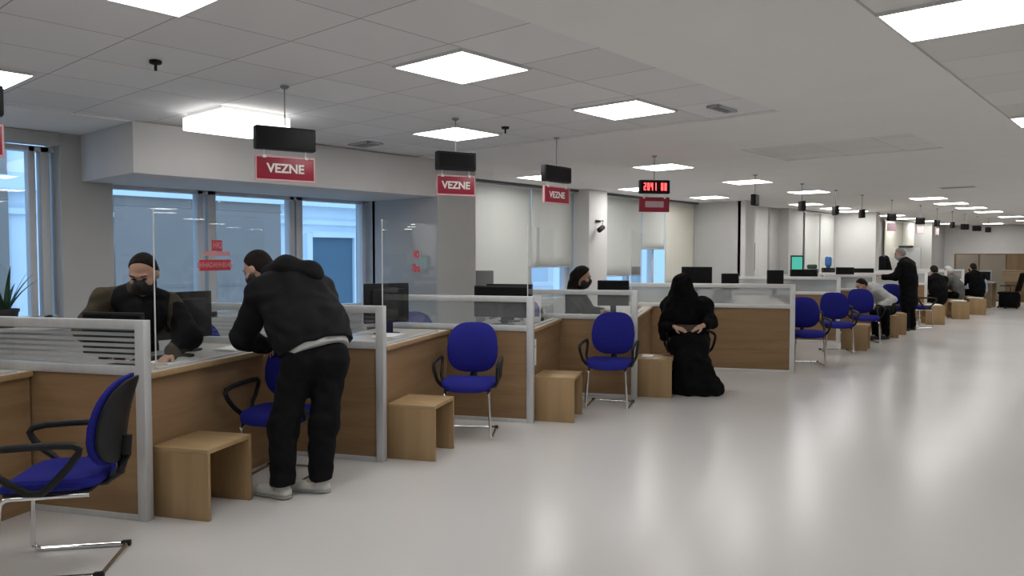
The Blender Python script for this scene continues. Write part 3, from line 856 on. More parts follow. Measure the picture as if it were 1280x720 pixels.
# ------------------------------------------------------------------ desk equipment
DZ = .873
def monitor(label, loc, f, w=.50, h=.31, lift=.11, mat='screen'):
    """screen looks along f"""
    t = thing('monitor', label, 'monitor', loc, face(*f), group='black computer monitors on the counters')
    bx('bezel', 'blackp', (-w / 2, -.02, lift), (w / 2, .012, lift + h), t, bev=.008)
    b = MB(); b.box((-w / 2 + .06, .012, lift + .05), (w / 2 - .06, .045, lift + h - .05), .015); b.build('back_housing', 'blackp', t, smooth=True)
    bx('screen', mat, (-w / 2 + .015, -.0225, lift + .018), (w / 2 - .015, -.0195, lift + h - .015), t)
    b = MB(); b.box((-.035, .03, .01), (.035, .06, lift + .12), .008); b.build('stand', 'blackp', t, smooth=True)
    b = MB(); b.lathe([(.12, 0), (.12, .008), (.03, .016)], 20); b.build('base', 'blackp', t, smooth=True)
    return t
P1, P2, P3, P4, P5 = POSTS[1:]
monitor('black monitor right behind the nearest partition, below the masked clerk', (*L(P1, -.45, .24), DZ), (.44, -.90), .46, .28, .07)
monitor('black monitor standing behind the shield, right of the masked clerk', (*L(P1, -.60, 1.10), DZ), (-.99, -.1), .44, .35, .09)
monitor('black monitor right of the bent customer, back turned', (*L(P2, -.45, 1.04), DZ), (-.98, .2), .45, .36, .10)
monitor('wide black monitor rising just over the third partition', (*L(P3, -.45, .55), DZ), (.40, -.92), .62, .32, .08)
monitor('black monitor in back of the wide one, over the third partition', (*L(P3, -.50, .98), DZ), (.40, -.92), .52, .28, .125)
monitor('black monitor beside the dark haired clerk', (*L(P4, -.33, .50), DZ), (.55, -.83), .37, .30, .12)
monitor('large black monitor above the head of the woman in black', (-6.18, 11.72, .80), (.5, -.87), .50, .38, .22)
monitor('small black monitor on the wide partition counter, middle of three', (-5.48, 11.50, DZ), (.5, -.87), .27, .26, .17)
monitor('black monitor near the white end post of the wide partition', (-5.22, 12.66, DZ), (.5, -.87), .27, .28, .19)
bd = thing('side_desk', 'white side desk under the large black monitor', 'desk', (-6.20, 11.72, 0), A0)
bx('desk_top', 'whitep', (-.5, -.4, .77), (.5, .4, .80), bd, bev=.004)
for sx in (-1, 1): bx('side_panel', 'whitep', (sx * .47 - .012, -.38, 0), (sx * .47 + .012, .38, .77), bd)
# little printer beside it
def printer(label, loc, rz, mat='blackp', s=1.):
    t = thing('printer', label, 'printer', loc, rz)
    b = MB(); b.box((-.17 * s, -.15 * s, 0), (.17 * s, .15 * s, .17 * s), .02 * s); b.build('body', mat, t, smooth=True)
    b = MB(); b.box((-.14 * s, .02 * s, .16 * s), (.14 * s, .13 * s, .27 * s), .01 * s, rot=Matrix.Rotation(R(-18), 3, 'X')); b.build('paper_feed', mat, t, smooth=True)
    b = MB(); b.box((-.12 * s, -.24 * s, .035 * s), (.12 * s, -.14 * s, .045 * s), .003); b.build('output_tray', mat, t, smooth=True)
    b = MB(); b.box((-.05 * s, -.152 * s, .10 * s), (.05 * s, -.148 * s, .14 * s)); b.build('button_panel', 'greyp', t)
    return t
printer('black printer right beside the large monitor on the side desk', (-5.84, 11.88, .80), A0, 'blackp', .75)
# leaflet stand, card terminal, papers
t = thing('leaflet_stand', 'white leaflet stand with a mauve printed arch on the third counter', 'leaflet stand', (*L(P3, -.23, .92), DZ), face(.55, -.83))
b = MB(); b.box((-.09, -.004, .0), (.09, .004, .29), .003, rot=Matrix.Rotation(R(-8), 3, 'X'), at=(0, 0, 0)); b.build('leaflet', 'whitep', t, smooth=True)
b = MB(); b.box((-.09, -.03, 0), (.09, .09, .006), .002); b.build('foot', 'clear', t)
b = MB()
ring = [b.bm.verts.new((.075 - .15 * i / 10 if False else .075 * math.cos(PI * i / 14), -.0, .12 + .11 * math.sin(PI * i / 14))) for i in range(15)]
ring += [b.bm.verts.new((-.075, 0, .06)), b.bm.verts.new((.075, 0, .06))]
b.bm.faces.new(ring)
o = b.build('printed_arch', 'purple', t); o.rotation_euler.x = R(-8); o.location.y = -.0055
o.modifiers.new('thickness', 'SOLIDIFY').thickness = .001
t = thing('card_terminal', 'small black card terminal right of the leaflet stand', 'card terminal', (*L(P3, -.20, 1.14), DZ), face(.7, -.7))
b = MB(); b.box((-.04, -.05, 0), (.04, .07, .05), .012); b.build('body', 'blackp', t, smooth=True)
b = MB(); b.box((-.032, .02, .05), (.032, .06, .13), .008, rot=Matrix.Rotation(R(-20), 3, 'X')); b.build('display', 'screen', t, smooth=True)
b = MB()
for i in range(3):
    for j in range(3): b.box((-.024 + i * .018, -.04 + j * .018, .049), (-.012 + i * .018, -.028 + j * .018, .054))
b.build('keypad', 'greyp', t)
t = thing('notice', 'small white notice sheet taped to the counter front', 'notice', (*L(P3, -.058, .30), .63), A0)
b = MB(); b.box((0, -.075, -.13), (.003, .075, .13), .001); b.build('sheet', 'paper', t)
b = MB(); b.box((.003, -.03, .05), (.004, .03, .056)); b.box((.003, .02, .056), (.004, .028, .075)); b.build('printed_mark', 'blackm', t)
def papers(label, loc, rz, n=6, w=.21, d=.30, group='paper on the counters'):
    t = thing('paper_pile', label, 'papers', loc, rz, group)
    b = MB()
    for i in range(n): b.box((-w / 2, -d / 2, i * .006), (w / 2, d / 2, i * .006 + .005), .001, rot=Matrix.Rotation(R(random.uniform(-9, 9)), 3, 'Z'))
    b.build('sheets', 'paper', t)
papers('stack of papers beside the leaflet stand', (*L(P3, -.34, 1.36), DZ), A0, 16)
papers('loose sheets on the counter right of the bent customer', (*L(P2, -.30, .75), DZ), A0, 4)
papers('sheets lying in front of the masked clerk\'s monitor', (*L(P1, -.25, 1.25), DZ), A0, 3)
papers('sheets beneath the shield where the customer leans', (*L(P1, -.26, .55), DZ), A0, 2)
papers('white papers lying on the stool beside the woman in black', (*L(P4, .1, .24), .431), A0, 3, .12, .2)
for (x, y), lb in (((-4.42, 19.85), 'white papers on the distant stool behind the standing man'), ((-4.34, 22.05), 'white papers on the distant stool by the grey jacket'), ((-4.30, 23.9), 'white papers on the distant stool before the last figures')):
    papers(lb, (x, y, .431), A0, 5, .30, .36)
def keyboard(label, loc, rz):
    t = thing('keyboard', label, 'keyboard', loc, rz)
    b = MB(); b.box((-.21, -.07, 0), (.21, .07, .018), .006); b.build('body', 'blackp', t, smooth=True)
    b = MB()
    for i in range(13):
        for j in range(4): b.box((-.195 + i * .03, -.058 + j * .03, .017), (-.17 + i * .03, -.033 + j * .03, .023))
    b.build('keys', 'blackm', t)
keyboard('black keyboard on the counter before the masked clerk', (*L(P1, -.40, .62), DZ), A0 + R(80))
# cardboard box on left counter
t = thing('cardboard_box', 'low brown box on the counter at the left edge', 'box', (*L(POSTS[0], -.32, 1.35), DZ), A0)
b = MB(); b.box((-.14, -.12, 0), (.14, .12, .06), .004); b.build('box_body', 'orange', t, smooth=True)
b = MB(); b.box((-.142, -.122, .05), (.142, .122, .066), .003); b.build('lid', 'orange', t, smooth=True)

# things standing by the windows
def plant(label, loc):
    t = thing('potted_plant', label, 'plant', loc)
    b = MB(); b.lathe([(.075, 0), (.10, .14), (.108, .14), (.108, .165), (.092, .165), (.09, .145)], 20); b.build('pot', 'pot', t, smooth=True)
    b = MB(); b.lathe([(.088, .13), (.088, .15), (.01, .155)], 16); b.build('soil', 'soil', t, smooth=True)
    rnd = random.Random(3)
    for i in range(13):
        a = i * 2.4 + rnd.uniform(-.3, .3); lean = rnd.uniform(.12, .55); ln = rnd.uniform(.26, .44)
        b = MB(); rows = []
        for k in range(7):
            q = k / 6; rr = .02 + lean * ln * q + .16 * lean * q * q; z = .15 + ln * q * (1 - .35 * lean * q)
            wv = .022 * (1 - q) ** .7 + .001
            c = Vector((rr * math.cos(a), rr * math.sin(a), z)); s = Vector((-math.sin(a), math.cos(a), 0)) * wv; dn = Vector((0, 0, -.006 * (1 - q)))
            rows.append([b.bm.verts.new(c - s), b.bm.verts.new(c + dn), b.bm.verts.new(c + s), b.bm.verts.new(c - dn * .2)])
        for A_, B_ in zip(rows, rows[1:]):
            for j in range(4): b.bm.faces.new((A_[j], A_[(j + 1) % 4], B_[(j + 1) % 4], B_[j]))
        b.build('leaf', 'leaf', t, smooth=True)
plant('spiky green potted plant on the sill of the first window', (-7.80, 2.12, .95))
struct(bx('trim_3', 'plaster', (-8.0, .9, .92), (-7.66, 2.62, .95)))
t = thing('leaning_board', 'grey board leaning beside the grey column, behind the wide monitor', 'board', (-7.25, 7.62, .0), R(40))
b = MB(); b.box((-.16, -.012, 1.0), (.16, .012, 1.38), .004); b.build('panel', 'greyp', t, smooth=True)
b = MB(); b.box((-.25, -.015, .9), (-.20, .015, 1.38), .004, rot=Matrix.Rotation(R(8), 3, 'Y'), at=(-.2, 0, .9)); b.build('dark_folder', 'blackp', t, smooth=True)
b = MB(); b.box((-.3, -.2, 0), (.3, .2, .90), .01); b.box((-.3, -.2, .90), (.3, .2, 1.0), .01); b.build('cabinet_base', 'greyp', t, smooth=True)
# distant desk clutter
t = thing('green_screen', 'tall screen glowing green on the distant counter', 'monitor', (*L(FAR[0], -.62, 1.42), DZ), face(.5, -.87))
bx('bezel', 'blackp', (-.12, -.03, .12), (.12, .03, .72), t, bev=.01); bx('screen', 'green', (-.10, -.034, .42), (.10, -.03, .69), t)
b = MB(); b.box((-.12, -.10, 0), (.12, .10, .02), .004); b.box((-.03, -.02, .0), (.03, .02, .15)); b.build('stand', 'blackp', t)
t = thing('shelf_box', 'green and beige stacked boxes right of the glowing screen', 'box', (*L(FAR[0], -.33, 1.42), DZ), face(.5, -.87))
bx('carton', 'tan', (-.10, -.09, 0), (.10, .09, .36), t, bev=.006); bx('tray', 'greyp', (-.11, -.10, .36), (.11, .10, .45), t, bev=.01); bx('cushion', 'leaf', (-.09, -.08, .45), (.09, .08, .54), t, bev=.03)
def jug(label, x, y, s=1., z=.90):
    t = thing('water_bottle', label, 'bottle', (x, y, z))
    b = MB(); b.lathe([(.04 * s, 0), (.05 * s, .02), (.05 * s, .15 * s), (.02 * s, .20 * s), (.02 * s, .23 * s)], 16); b.build('body', 'bluebottle', t, smooth=True)
    b = MB(); b.lathe([(.022 * s, .23 * s), (.022 * s, .26 * s), (.008, .262 * s)], 12); b.build('bottle_cap', 'whitep', t, smooth=True)
jug('blue bottle beside the beige boxes on the distant counter', *L(FAR[0], -.12, 1.45), 1.3, DZ)
jug('small blue bottle next to the larger one on the distant counter', *L(FAR[0], -.13, 1.62), .8, DZ)
# a water dispenser with its blue bottle
t = thing('water_dispenser', 'dark water dispenser with an upturned blue bottle on top', 'water dispenser', (-6.25, 18.2, 0), face(.5, -.87))
b = MB(); b.box((-.13, -.13, 0), (.13, .13, 1.31), .02); b.build('body', 'blackp', t, smooth=True)
b = MB(); b.lathe([(.03, 1.30), (.07, 1.36), (.075, 1.40), (.075, 1.52), (.06, 1.56), (.02, 1.58)], 20); b.build('bottle', 'bluebottle', t, smooth=True)
b = MB(); b.box((-.05, -.15, .95), (-.02, -.13, 1.0)); b.box((.02, -.15, .95), (.05, -.13, 1.0)); b.build('tap', 'whitep', t)
monitor('distant black monitor right of the water dispenser', (*L(FAR[0], -.55, .75), DZ), (.44, -.90), .50, .33, .12)
monitor('distant black monitor above the man in the white shirt', (*L(FAR[1], -.5, .5), DZ), (.44, -.90), .36, .33, .14)
monitor('distant black monitor left of the standing man', (*L(FAR[2], -.75, .6), DZ), (.44, -.90), .44, .30, .12)
# framed print, whiteboard, coat stand
t = thing('framed_print', 'narrow brown framed print on the recessed blind', 'picture', (-7.33, 16.45, 1.25), R(90))
b = MB()
for lo, hi in [((-.16, -.012, 0), (-.12, .012, .62)), ((.12, -.012, 0), (.16, .012, .62)), ((-.12, -.012, 0), (.12, .012, .04)), ((-.12, -.012, .58), (.12, .012, .62))]: b.box(lo, hi)
b.build('picture_frame', 'tan', t); bx('print', 'paper', (-.12, -.004, .25), (.12, .004, .58), t); bx('lower_panel', 'woodfar', (-.12, -.005, .04), (.12, .005, .25), t)
t = thing('whiteboard', 'white standing board behind the standing man in black', 'whiteboard', (-6.55, 25.9, 0), 0)
bx('board', 'board', (-.40, -.015, .75), (.40, .015, 1.84), t); b = MB()
for s in (-1, 1): b.tube([(s * .41, 0, 0), (s * .41, 0, 1.86)], .018, 8); b.tube([(s * .41, -.2, .02), (s * .41, .2, .02)], .018, 8)
b.build('stand', 'alu', t, smooth=True)
b = MB(); b.box((-.2, -.1, 1.84), (.2, .1, 1.90), .03); b.build('bag_on_top', 'blackm', t, smooth=True)
t = thing('coat_stand', 'dark coats hanging on a stand left of the whiteboard', 'coat stand', (-6.55, 23.6, 0))
b = MB(); b.tube([(0, 0, 0), (0, 0, 1.62)], .02, 8); b.lathe([(.22, 0), (.22, .02), (.03, .04)], 16); b.build('pole', 'steel', t, smooth=True)
organic('coat', 'charcoal', t, (-6.55, 23.6, 0), [cap((-6.58, 23.5, 1.5), (-6.62, 23.45, .85), .09, .17), cap((-6.5, 23.65, 1.52), (-6.46, 23.75, .95), .08, .15)], .03, .05, wr=.008)

# far end: cabinets, booth, counter -------------------------------------------------------------
t = thing('tall_cabinet', 'row of brown wooden cabinets along the far wall', 'cabinet', (-3.9, 31.2, 0))
bx('carcass', 'woodfar', (-2.4, 0, 0), (4.5, .5, 1.66), t)
xs = [-2.35, -1.62, -.80, .0, .72, 2.2, 3.2, 4.45]
for a, c in zip(xs, xs[1:]):
    d = bx('door', ('tan' if a < -.9 else 'woodfar'), (a + .02, -.025, .06), (c - .02, 0, 1.62), t, bev=.004)
    bx('handle', 'steel', (c - .10, -.045, .9), (c - .08, -.025, 1.05), d)
t = thing('reception_counter', 'pale wooden counter with brown front at the far end', 'counter', (-3.9, 28.2, 0))
bx('front_panel', 'woodfar', (.18, 0, 0), (4.5, .05, .80), t); bx('upper_panel', 'palewood', (-.5, .25, .78), (4.5, .30, 1.10), t)
bx('counter_top', 'palewood', (.14, -.03, .80), (4.5, .30, .83), t, bev=.004); bx('ledge', 'palewood', (-.5, .22, 1.10), (4.5, .45, 1.13), t, bev=.004); bx('end_panel', 'woodfar', (.18, .05, 0), (.22, .8, .80), t)
t = thing('side_desk', 'wooden desk end under the distant grey monitor', 'desk', (-4.55, 27.0, 0))
bx('end_panel', 'palewood', (-.3, 0, 0), (.12, .03, .75), t); bx('desk_top', 'greyp', (-.45, -.05, .75), (.16, .8, .78), t, bev=.004); bx('end_panel', 'palewood', (-.3, .72, 0), (.12, .75, .75), t)
t = thing('monitor', 'grey framed monitor on the last desk before the far counter', 'monitor', (-4.70, 27.25, .78), face(.45, -.9))
bx('bezel', 'greyp', (-.22, -.03, .02), (.22, .02, .36), t, bev=.01); bx('screen', 'screen', (-.18, -.034, .06), (.18, -.03, .32), t)
b = MB(); b.box((-.12, -.06, 0), (.12, .08, .02), .004); b.box((-.03, .0, .02), (.03, .03, .1)); b.build('stand', 'greyp', t)
t = thing('office_chair', 'black office chair in front of the far brown counter', 'chair', (-4.05, 27.35, 0), face(-.95, .1))
b = MB(); b.box((-.24, -.24, .42), (.24, .24, .50), .04); b.build('seat', 'black', t, smooth=True)
b = MB(); b.box((-.24, .20, .52), (.24, .27, 1.10), .05, rot=Matrix.Rotation(R(-14), 3, 'X'), at=(0, .22, .5)); b.build('backrest', 'black', t, smooth=True)
b = MB(); b.tube([(0, 0, .1), (0, 0, .43)], .03, 8); b.build('gas_post', 'blackp', t, smooth=True)
b = MB()
for k in range(5): b.tube([(0, 0, .12), (.26 * math.cos(k * 1.2566), .26 * math.sin(k * 1.2566), .06)], [.025, .018], 8)
b.build('star_base', 'blackp', t, smooth=True)
for k in range(5):
    b = MB(); b.tube([(.26 * math.cos(k * 1.2566) - .012, .26 * math.sin(k * 1.2566), .028), (.26 * math.cos(k * 1.2566) + .012, .26 * math.sin(k * 1.2566), .028)], .028, 10); b.build('caster', 'blackp', t, smooth=True)
for s in (-1, 1):
    b = MB(); b.tube([(s * .26, .12, .5), (s * .27, .12, .68), (s * .27, -.15, .69)], .016, 8); b.build('armrest', 'blackp', t, smooth=True)
b = MB(); b.box((-.26, -.20, .03), (.26, .27, .44), .05); b.build('seat_cover', 'black', t, smooth=True)
# ------------------------------------------------------------------ people
def hand_prims(w, d, n, side=1, curl=.6, s=1.):
    w = v3(*w); d = unit(d); n = unit(np.asarray(n, float) - d * np.dot(n, d)); t = np.cross(d, n) * side
    P = [ell(w + d * .052 * s, (.040 * s, .056 * s, .017 * s), np.array([t, d, n]), .015)]
    for o, ln, dl in ((-.030, .058, .086), (-.010, .072, .094), (.011, .076, .095), (.031, .068, .090)):
        b0 = w + d * dl * s + t * o * s
        c1 = curl * .7; c2 = curl * 1.7
        m = b0 + (d * math.cos(c1) + n * math.sin(c1)) * ln * .55 * s
        e = m + (d * math.cos(c2) + n * math.sin(c2)) * ln * .5 * s
        P += [cap(b0 - d * .012 * s, m, .0095 * s, .0088 * s, k=.006), cap(m, e, .0088 * s, .0075 * s, k=.006)]
    th = w + d * .02 * s + t * .030 * s
    m = th + (t * .75 + d * .7 + n * .25) * .040 * s
    P += [cap(th, m, .013 * s, .011 * s, k=.012), cap(m, m + (d * .9 + t * .15 + n * .4) * .034 * s, .0105 * s, .0085 * s, k=.006)]
    return P

def head_prims(c, A, s=1.):
    r, f, u = A; c = v3(*c)
    P = [ell(c + (u * .022 - f * .012) * s, v3(.077, .097, .102) * s, A, .03), ell(c + (-u * .058 + f * .026) * s, v3(.056, .066, .064) * s, A, .04),
         cap(c + (f * .086 + u * .012) * s, c + (f * .108 - u * .026) * s, .009 * s, .013 * s, k=.018),
         ell(c + (f * .080 + u * .034) * s, v3(.052, .018, .012) * s, A, .02), ell(c + (f * .088 - u * .060) * s, v3(.024, .012, .010) * s, A, .012), ell(c + (f * .078 - u * .098) * s, v3(.024, .02, .018) * s, A, .02)]
    for q in (-1, 1):
        P += [ell(c + (r * q * .078 - f * .008 - u * .008) * s, v3(.010, .026, .033) * s, A, .01), ell(c + (r * q * .045 + f * .065 - u * .022) * s, v3(.022, .018, .018) * s, A, .03),
              ell(c + (r * q * .033 + f * .096 + u * .012) * s, v3(.019, .014, .011) * s, A, -.012)]
    return P

def body_prims(J, A, fw, s=1., hands=True, hd=None):
    """whole body under the clothes, one skeleton"""
    g = lambda k: v3(*J[k])
    hc = g('head'); r, f, u = A
    P = [cap(g('pelvis'), g('waist'), .125, .115, (fw, .75)), cap(g('waist'), g('chest'), .115, .13, (fw, .75)), cap(g('shL'), g('shR'), .06, .06), cap(g('chest'), g('neck'), .09, .06),
         cap(g('neck'), hc - u * .05 - f * .015, .058, .052)]
    for q in 'LR':
        P += [cap(g('sh' + q), g('el' + q), .050, .040), cap(g('el' + q), g('wr' + q), .040, .026), cap(g('hip' + q), g('knee' + q), .080, .055), cap(g('knee' + q), g('ank' + q), .052, .036), cap(g('ank' + q), g('toe' + q), .034, .026)]
        if hands:
            d = (hd or {}).get(q) or None
            if d is None: d = (unit(g('wr' + q) - g('el' + q)), (0, 0, -1), .7)
            P += hand_prims(g('wr' + q), d[0], d[1], 1 if q == 'L' else -1, d[2])
    return P + head_prims(hc, A, s)

class Person:
    def __init__(self, label, J, hf, hup, fw, skin='skin', res=.008, s=1., hd=None, group=None, hands=True):
        self.J = {k: v3(*v) for k, v in J.items()}; self.res = res; self.s = s; self.fw = unit(fw)
        self.A = axes(hf, hup); self.o = v3(*[(self.J['ankL'][i] + self.J['ankR'][i]) / 2 for i in (0, 1)], 0)
        self.root = thing('person', label, 'person', tuple(self.o))
        self.add('body', skin, body_prims(self.J, self.A, self.fw, s, hands, hd), .03)
    def add(self, name, mat, prims, k=.05, cuts=(), wr=0., res=None, parent=None):
        return organic(name, mat, parent or self.root, self.o, prims, res or self.res, k, cuts, wr)
    def h(self, x, y, z): return self.J['head'] + (self.A[0] * x + self.A[1] * y + self.A[2] * z) * self.s
    def hair(self, mat, grow=.006, front=.050, low=-.055):
        r, f, u = self.A; s = self.s
        self.add('hair', mat, [ell(self.h(0, -.013, .024), v3(.077 + grow, .097 + grow, .102 + grow) * s, self.A), ell(self.h(0, -.045, -.02), v3(.068 + grow, .06 + grow, .07) * s, self.A)], .02,
                 [(self.h(0, front - .012, .075), f * .86 - u * .5), (self.h(0, .0, low), -u), (self.h(0, .030, .0), f * .90 - u * .44)], .0015 if grow < .015 else .004)
    def mask(self, mat='black'):
        r, f, u = self.A; s = self.s
        self.add('face_mask', mat, [ell(self.h(0, .028, -.055), v3(.074, .084, .078) * s, self.A), ell(self.h(0, .096, -.022), v3(.024, .028, .034) * s, self.A)], .03, [(self.h(0, -.002, 0), -f), (self.h(0, 0, .0), u * .97 - f * .25)], 0)
    def eyes(self):
        r, f, u = self.A; s = self.s
        for q in (-1, 1):
            self.add('eye', 'eye', [ell(self.h(q * .033, .081, .011), v3(.014, .010, .0085) * s, self.A)], .01, res=.004)
            self.add('eyebrow', 'hair', [cap(self.h(q * .018, .0935, .036), self.h(q * .050, .083, .038), .0055 * s, .004 * s)], .01, res=.004)
    def legs(self, mat, rh=.095, rk=.075, ra=.066, seat=True, wr=.005, waist=None, name='trousers', lift=0.):
        J = self.J; P = []
        for q in 'LR': P += [cap(J['hip' + q], J['knee' + q], rh, rk), cap(J['knee' + q], J['ank' + q] + (0, 0, .02), rk, ra)]
        P += [cap(J['hipL'] * .9 + J['hipR'] * .1, J['hipR'] * .9 + J['hipL'] * .1, rh * 1.12, rh * 1.12), cap(J['pelvis'], J['pelvis'] * .6 + J['waist'] * .4, .135, .130, (self.fw, .8))]
        return self.add(name, mat, P, .05, [((0, 0, min(J['ankL'][2], J['ankR'][2]) - .055 + lift), (0, 0, -1))], wr)
    def shoes(self, mat='shoeblack', sole='blackm'):
        for q in 'LR':
            a = self.J['ank' + q]; t = self.J['toe' + q]; d = unit((t - a) * (1, 1, 0)); z = min(a[2], t[2])
            g0 = 0.0
            P = [cap(a * (1, 1, 0) + (0, 0, z * 0 + .045) - d * .025, a * (1, 1, 0) + (0, 0, .04) + d * .17, .042, .036), cap(a * (1, 1, 0) + (0, 0, .05), a * (1, 1, 0) + (0, 0, .10), .042, .044)]
            sh = self.add('shoe', mat, P, .03, [((0, 0, .006), (0, 0, -1))], 0, res=min(self.res, .008))
            self.add('shoe_sole', sole, [cap(a * (1, 1, 0) + (0, 0, .014) - d * .028, a * (1, 1, 0) + (0, 0, .014) + d * .175, .046, .041)], .03, [((0, 0, .002), (0, 0, -1)), ((0, 0, .02), (0, 0, 1))], 0, res=min(self.res, .006), parent=sh)
    def top(self, mat, rw=.155, rc=.165, ra=(.075, .06, .048), k=.06, wr=.006, extra=(), cuts=(), name='jacket', flat=.78, low=None, collar=True, shr=.088):
        J = self.J; lo = J['pelvis'] if low is None else v3(*low)
        P = [cap(lo, J['waist'], rw, rw, (self.fw, flat)), cap(J['waist'], J['chest'], rw, rc, (self.fw, flat)), cap(J['shL'], J['shR'], shr, shr), cap(J['chest'], J['neck'], rc * .75, .075)]
        if collar: P.append(cap(J['neck'] - (0, 0, .01), J['neck'] * .75 + (J['head'] - self.A[2] * .05) * .25, .075, .070, k=.02))
        for q in 'LR':
            w = J['wr' + q]; e = J['el' + q]
            P += [cap(J['sh' + q], e, ra[0], ra[1], k=.045), cap(e, w - unit(w - e) * .02, ra[1], ra[2], k=.035)]
        return self.add(name, mat, P + list(extra), k, cuts, wr)

# the customer bent over the counter
J = dict(head=(-4.90, 2.875, 1.485), neck=(-4.70, 2.92, 1.425), chest=(-4.56, 2.95, 1.31), waist=(-4.41, 2.955, 1.10), pelvis=(-4.31, 2.95, .93), shL=(-4.67, 2.77, 1.32), shR=(-4.53, 3.10, 1.33),
         elL=(-4.83, 2.71, 1.03), wrL=(-4.99, 2.98, .925), elR=(-4.82, 3.08, 1.09), wrR=(-5.04, 3.10, .925), hipL=(-4.36, 2.85, .90), hipR=(-4.28, 3.03, .90), kneeL=(-4.42, 2.76, .48), kneeR=(-4.30, 2.99, .48),
         ankL=(-4.40, 2.73, .08), ankR=(-4.32, 2.97, .08), toeL=(-4.55, 2.68, .03), toeR=(-4.45, 2.88, .03))
p = Person('person in a black hooded jacket bent over the counter beside the first stool', J, (-.78, -.34, -.52), (-.45, -.1, .85), (-.80, .25, -.35), 'skinp', .007, 1.03,
           hd={'L': ((-.6, .5, -.25), (0, 0, -1), .7), 'R': ((-.9, -.2, -.2), (0, 0, -1), .7)})
p.hair('hair', .008, .05, -.06); p.mask('blackm'); p.eyes()
sp = unit(np.array(J['chest']) - np.array(J['pelvis']))
hem = np.array((-4.325, 2.955, .965)); fl = (p.fw, .74)
torso = lambda g: [cap((-4.27, 2.955, .87), J['waist'], .235 + g, .245 + g, fl), cap(J['waist'], J['chest'], .245 + g, .225 + g, fl)]
p.top('blackj', .2, .2, (.098, .085, .062), .08, .006, name='hooded_jacket', flat=.74, low=(-4.345, 2.965, .985), shr=.115, cuts=[(hem, -sp)], extra=torso(0))
p.add('hood', 'blackj', [cap((-4.70, 2.86, 1.455), (-4.58, 2.90, 1.495), .065, .083), cap((-4.58, 2.90, 1.495), (-4.48, 3.02, 1.465), .083, .08), cap((-4.70, 2.86, 1.45), (-4.76, 2.94, 1.40), .06, .05), cap((-4.48, 3.02, 1.455), (-4.66, 3.07, 1.41), .075, .05)], .05, wr=.004)
p.add('shirt_hem', 'shirtgrey', torso(-.022), .08, [(hem - sp * .032, -sp), (hem + sp * .1, sp)], .003)
p.legs('charcoal', .118, .094, .080, wr=.005, lift=.065)
p.shoes('shoe', 'sole')
# masked clerk leaning over the desk
J = dict(head=(-5.36, 2.28, 1.46), neck=(-5.50, 2.31, 1.35), chest=(-5.66, 2.36, 1.24), waist=(-5.95, 2.44, 1.05), pelvis=(-6.18, 2.50, .93), shR=(-5.70, 2.15, 1.28), shL=(-5.48, 2.51, 1.23), elR=(-5.72, 2.02, 1.06), wrR=(-5.50, 2.14, .92),
         elL=(-5.11, 2.47, 1.03), wrL=(-5.05, 2.31, .93), hipR=(-6.20, 2.40, .90), hipL=(-6.14, 2.60, .90), kneeR=(-6.22, 2.38, .48), kneeL=(-6.14, 2.66, .48), ankR=(-6.30, 2.38, .08), ankL=(-6.24, 2.66, .08), toeR=(-6.15, 2.34, .03), toeL=(-6.09, 2.63, .03))
p = Person('masked person in an olive top and dark vest leaning over the nearest desk', J, (.66, -.62, -.56), (.3, -.25, .9), (.8, -.2, -.5), 'skin', .007, 1.10)
p.hair('hair', .006, .040, -.02); p.mask('blackm'); p.eyes()
p.top('olive', .165, .165, (.085, .068, .052), .07, .006, name='olive_top', flat=.78, shr=.072)
p.add('dark_vest', 'charcoal', [cap((-6.1, 2.47, .97), J['waist'], .18, .178, (p.fw, .85)), cap(J['waist'], J['chest'], .178, .170, (p.fw, .9)), cap((-5.60, 2.25, 1.27), (-5.48, 2.43, 1.26), .09, .09), cap((-5.54, 2.30, 1.25), (-5.42, 2.36, 1.16), .11, .12), cap((-5.46, 2.31, 1.16), (-5.43, 2.33, 1.14), .09, .08)], .07, wr=.006)
p.add('dark_sleeve', 'charcoal', [cap((-5.38, 2.51, 1.18), (-5.11, 2.47, 1.03), .082, .078), cap((-5.11, 2.47, 1.03), (-5.06, 2.34, .95), .078, .052)], .05, wr=.005)
p.legs('charcoal', .105, .085, .07); p.shoes()
# dark haired clerk behind the fourth partition
J = dict(head=(-5.68, 7.79, 1.31), neck=(-5.74, 7.79, 1.18), chest=(-5.79, 7.80, 1.04), waist=(-5.82, 7.82, .75), pelvis=(-5.85, 7.84, .58), shL=(-5.86, 7.97, 1.10), shR=(-5.70, 7.63, 1.10), elL=(-5.70, 8.02, .88), wrL=(-5.46, 7.93, .90),
         elR=(-5.52, 7.66, .90), wrR=(-5.36, 7.72, .91), hipL=(-5.84, 7.94, .56), hipR=(-5.76, 7.74, .56), kneeL=(-5.42, 8.02, .50), kneeR=(-5.36, 7.82, .50), ankL=(-5.40, 8.04, .09), ankR=(-5.34, 7.84, .09), toeL=(-5.26, 8.0, .03), toeR=(-5.20, 7.8, .03))
p = Person('masked person with dark hair seated behind the fourth partition', J, (.75, .48, -.22), (.1, .1, 1), (.9, .2, 0), 'skin', .009, 1.05)
p.hair('hair', .018, .05, -.11); p.mask('blackm'); p.eyes()
p.add('back_hair', 'hair', [cap(p.h(0, -.07, .0), p.h(0, -.08, -.16), .085, .07)], .05, wr=.005)
p.top('black', .15, .15, (.068, .056, .045)); p.legs('black'); p.shoes()
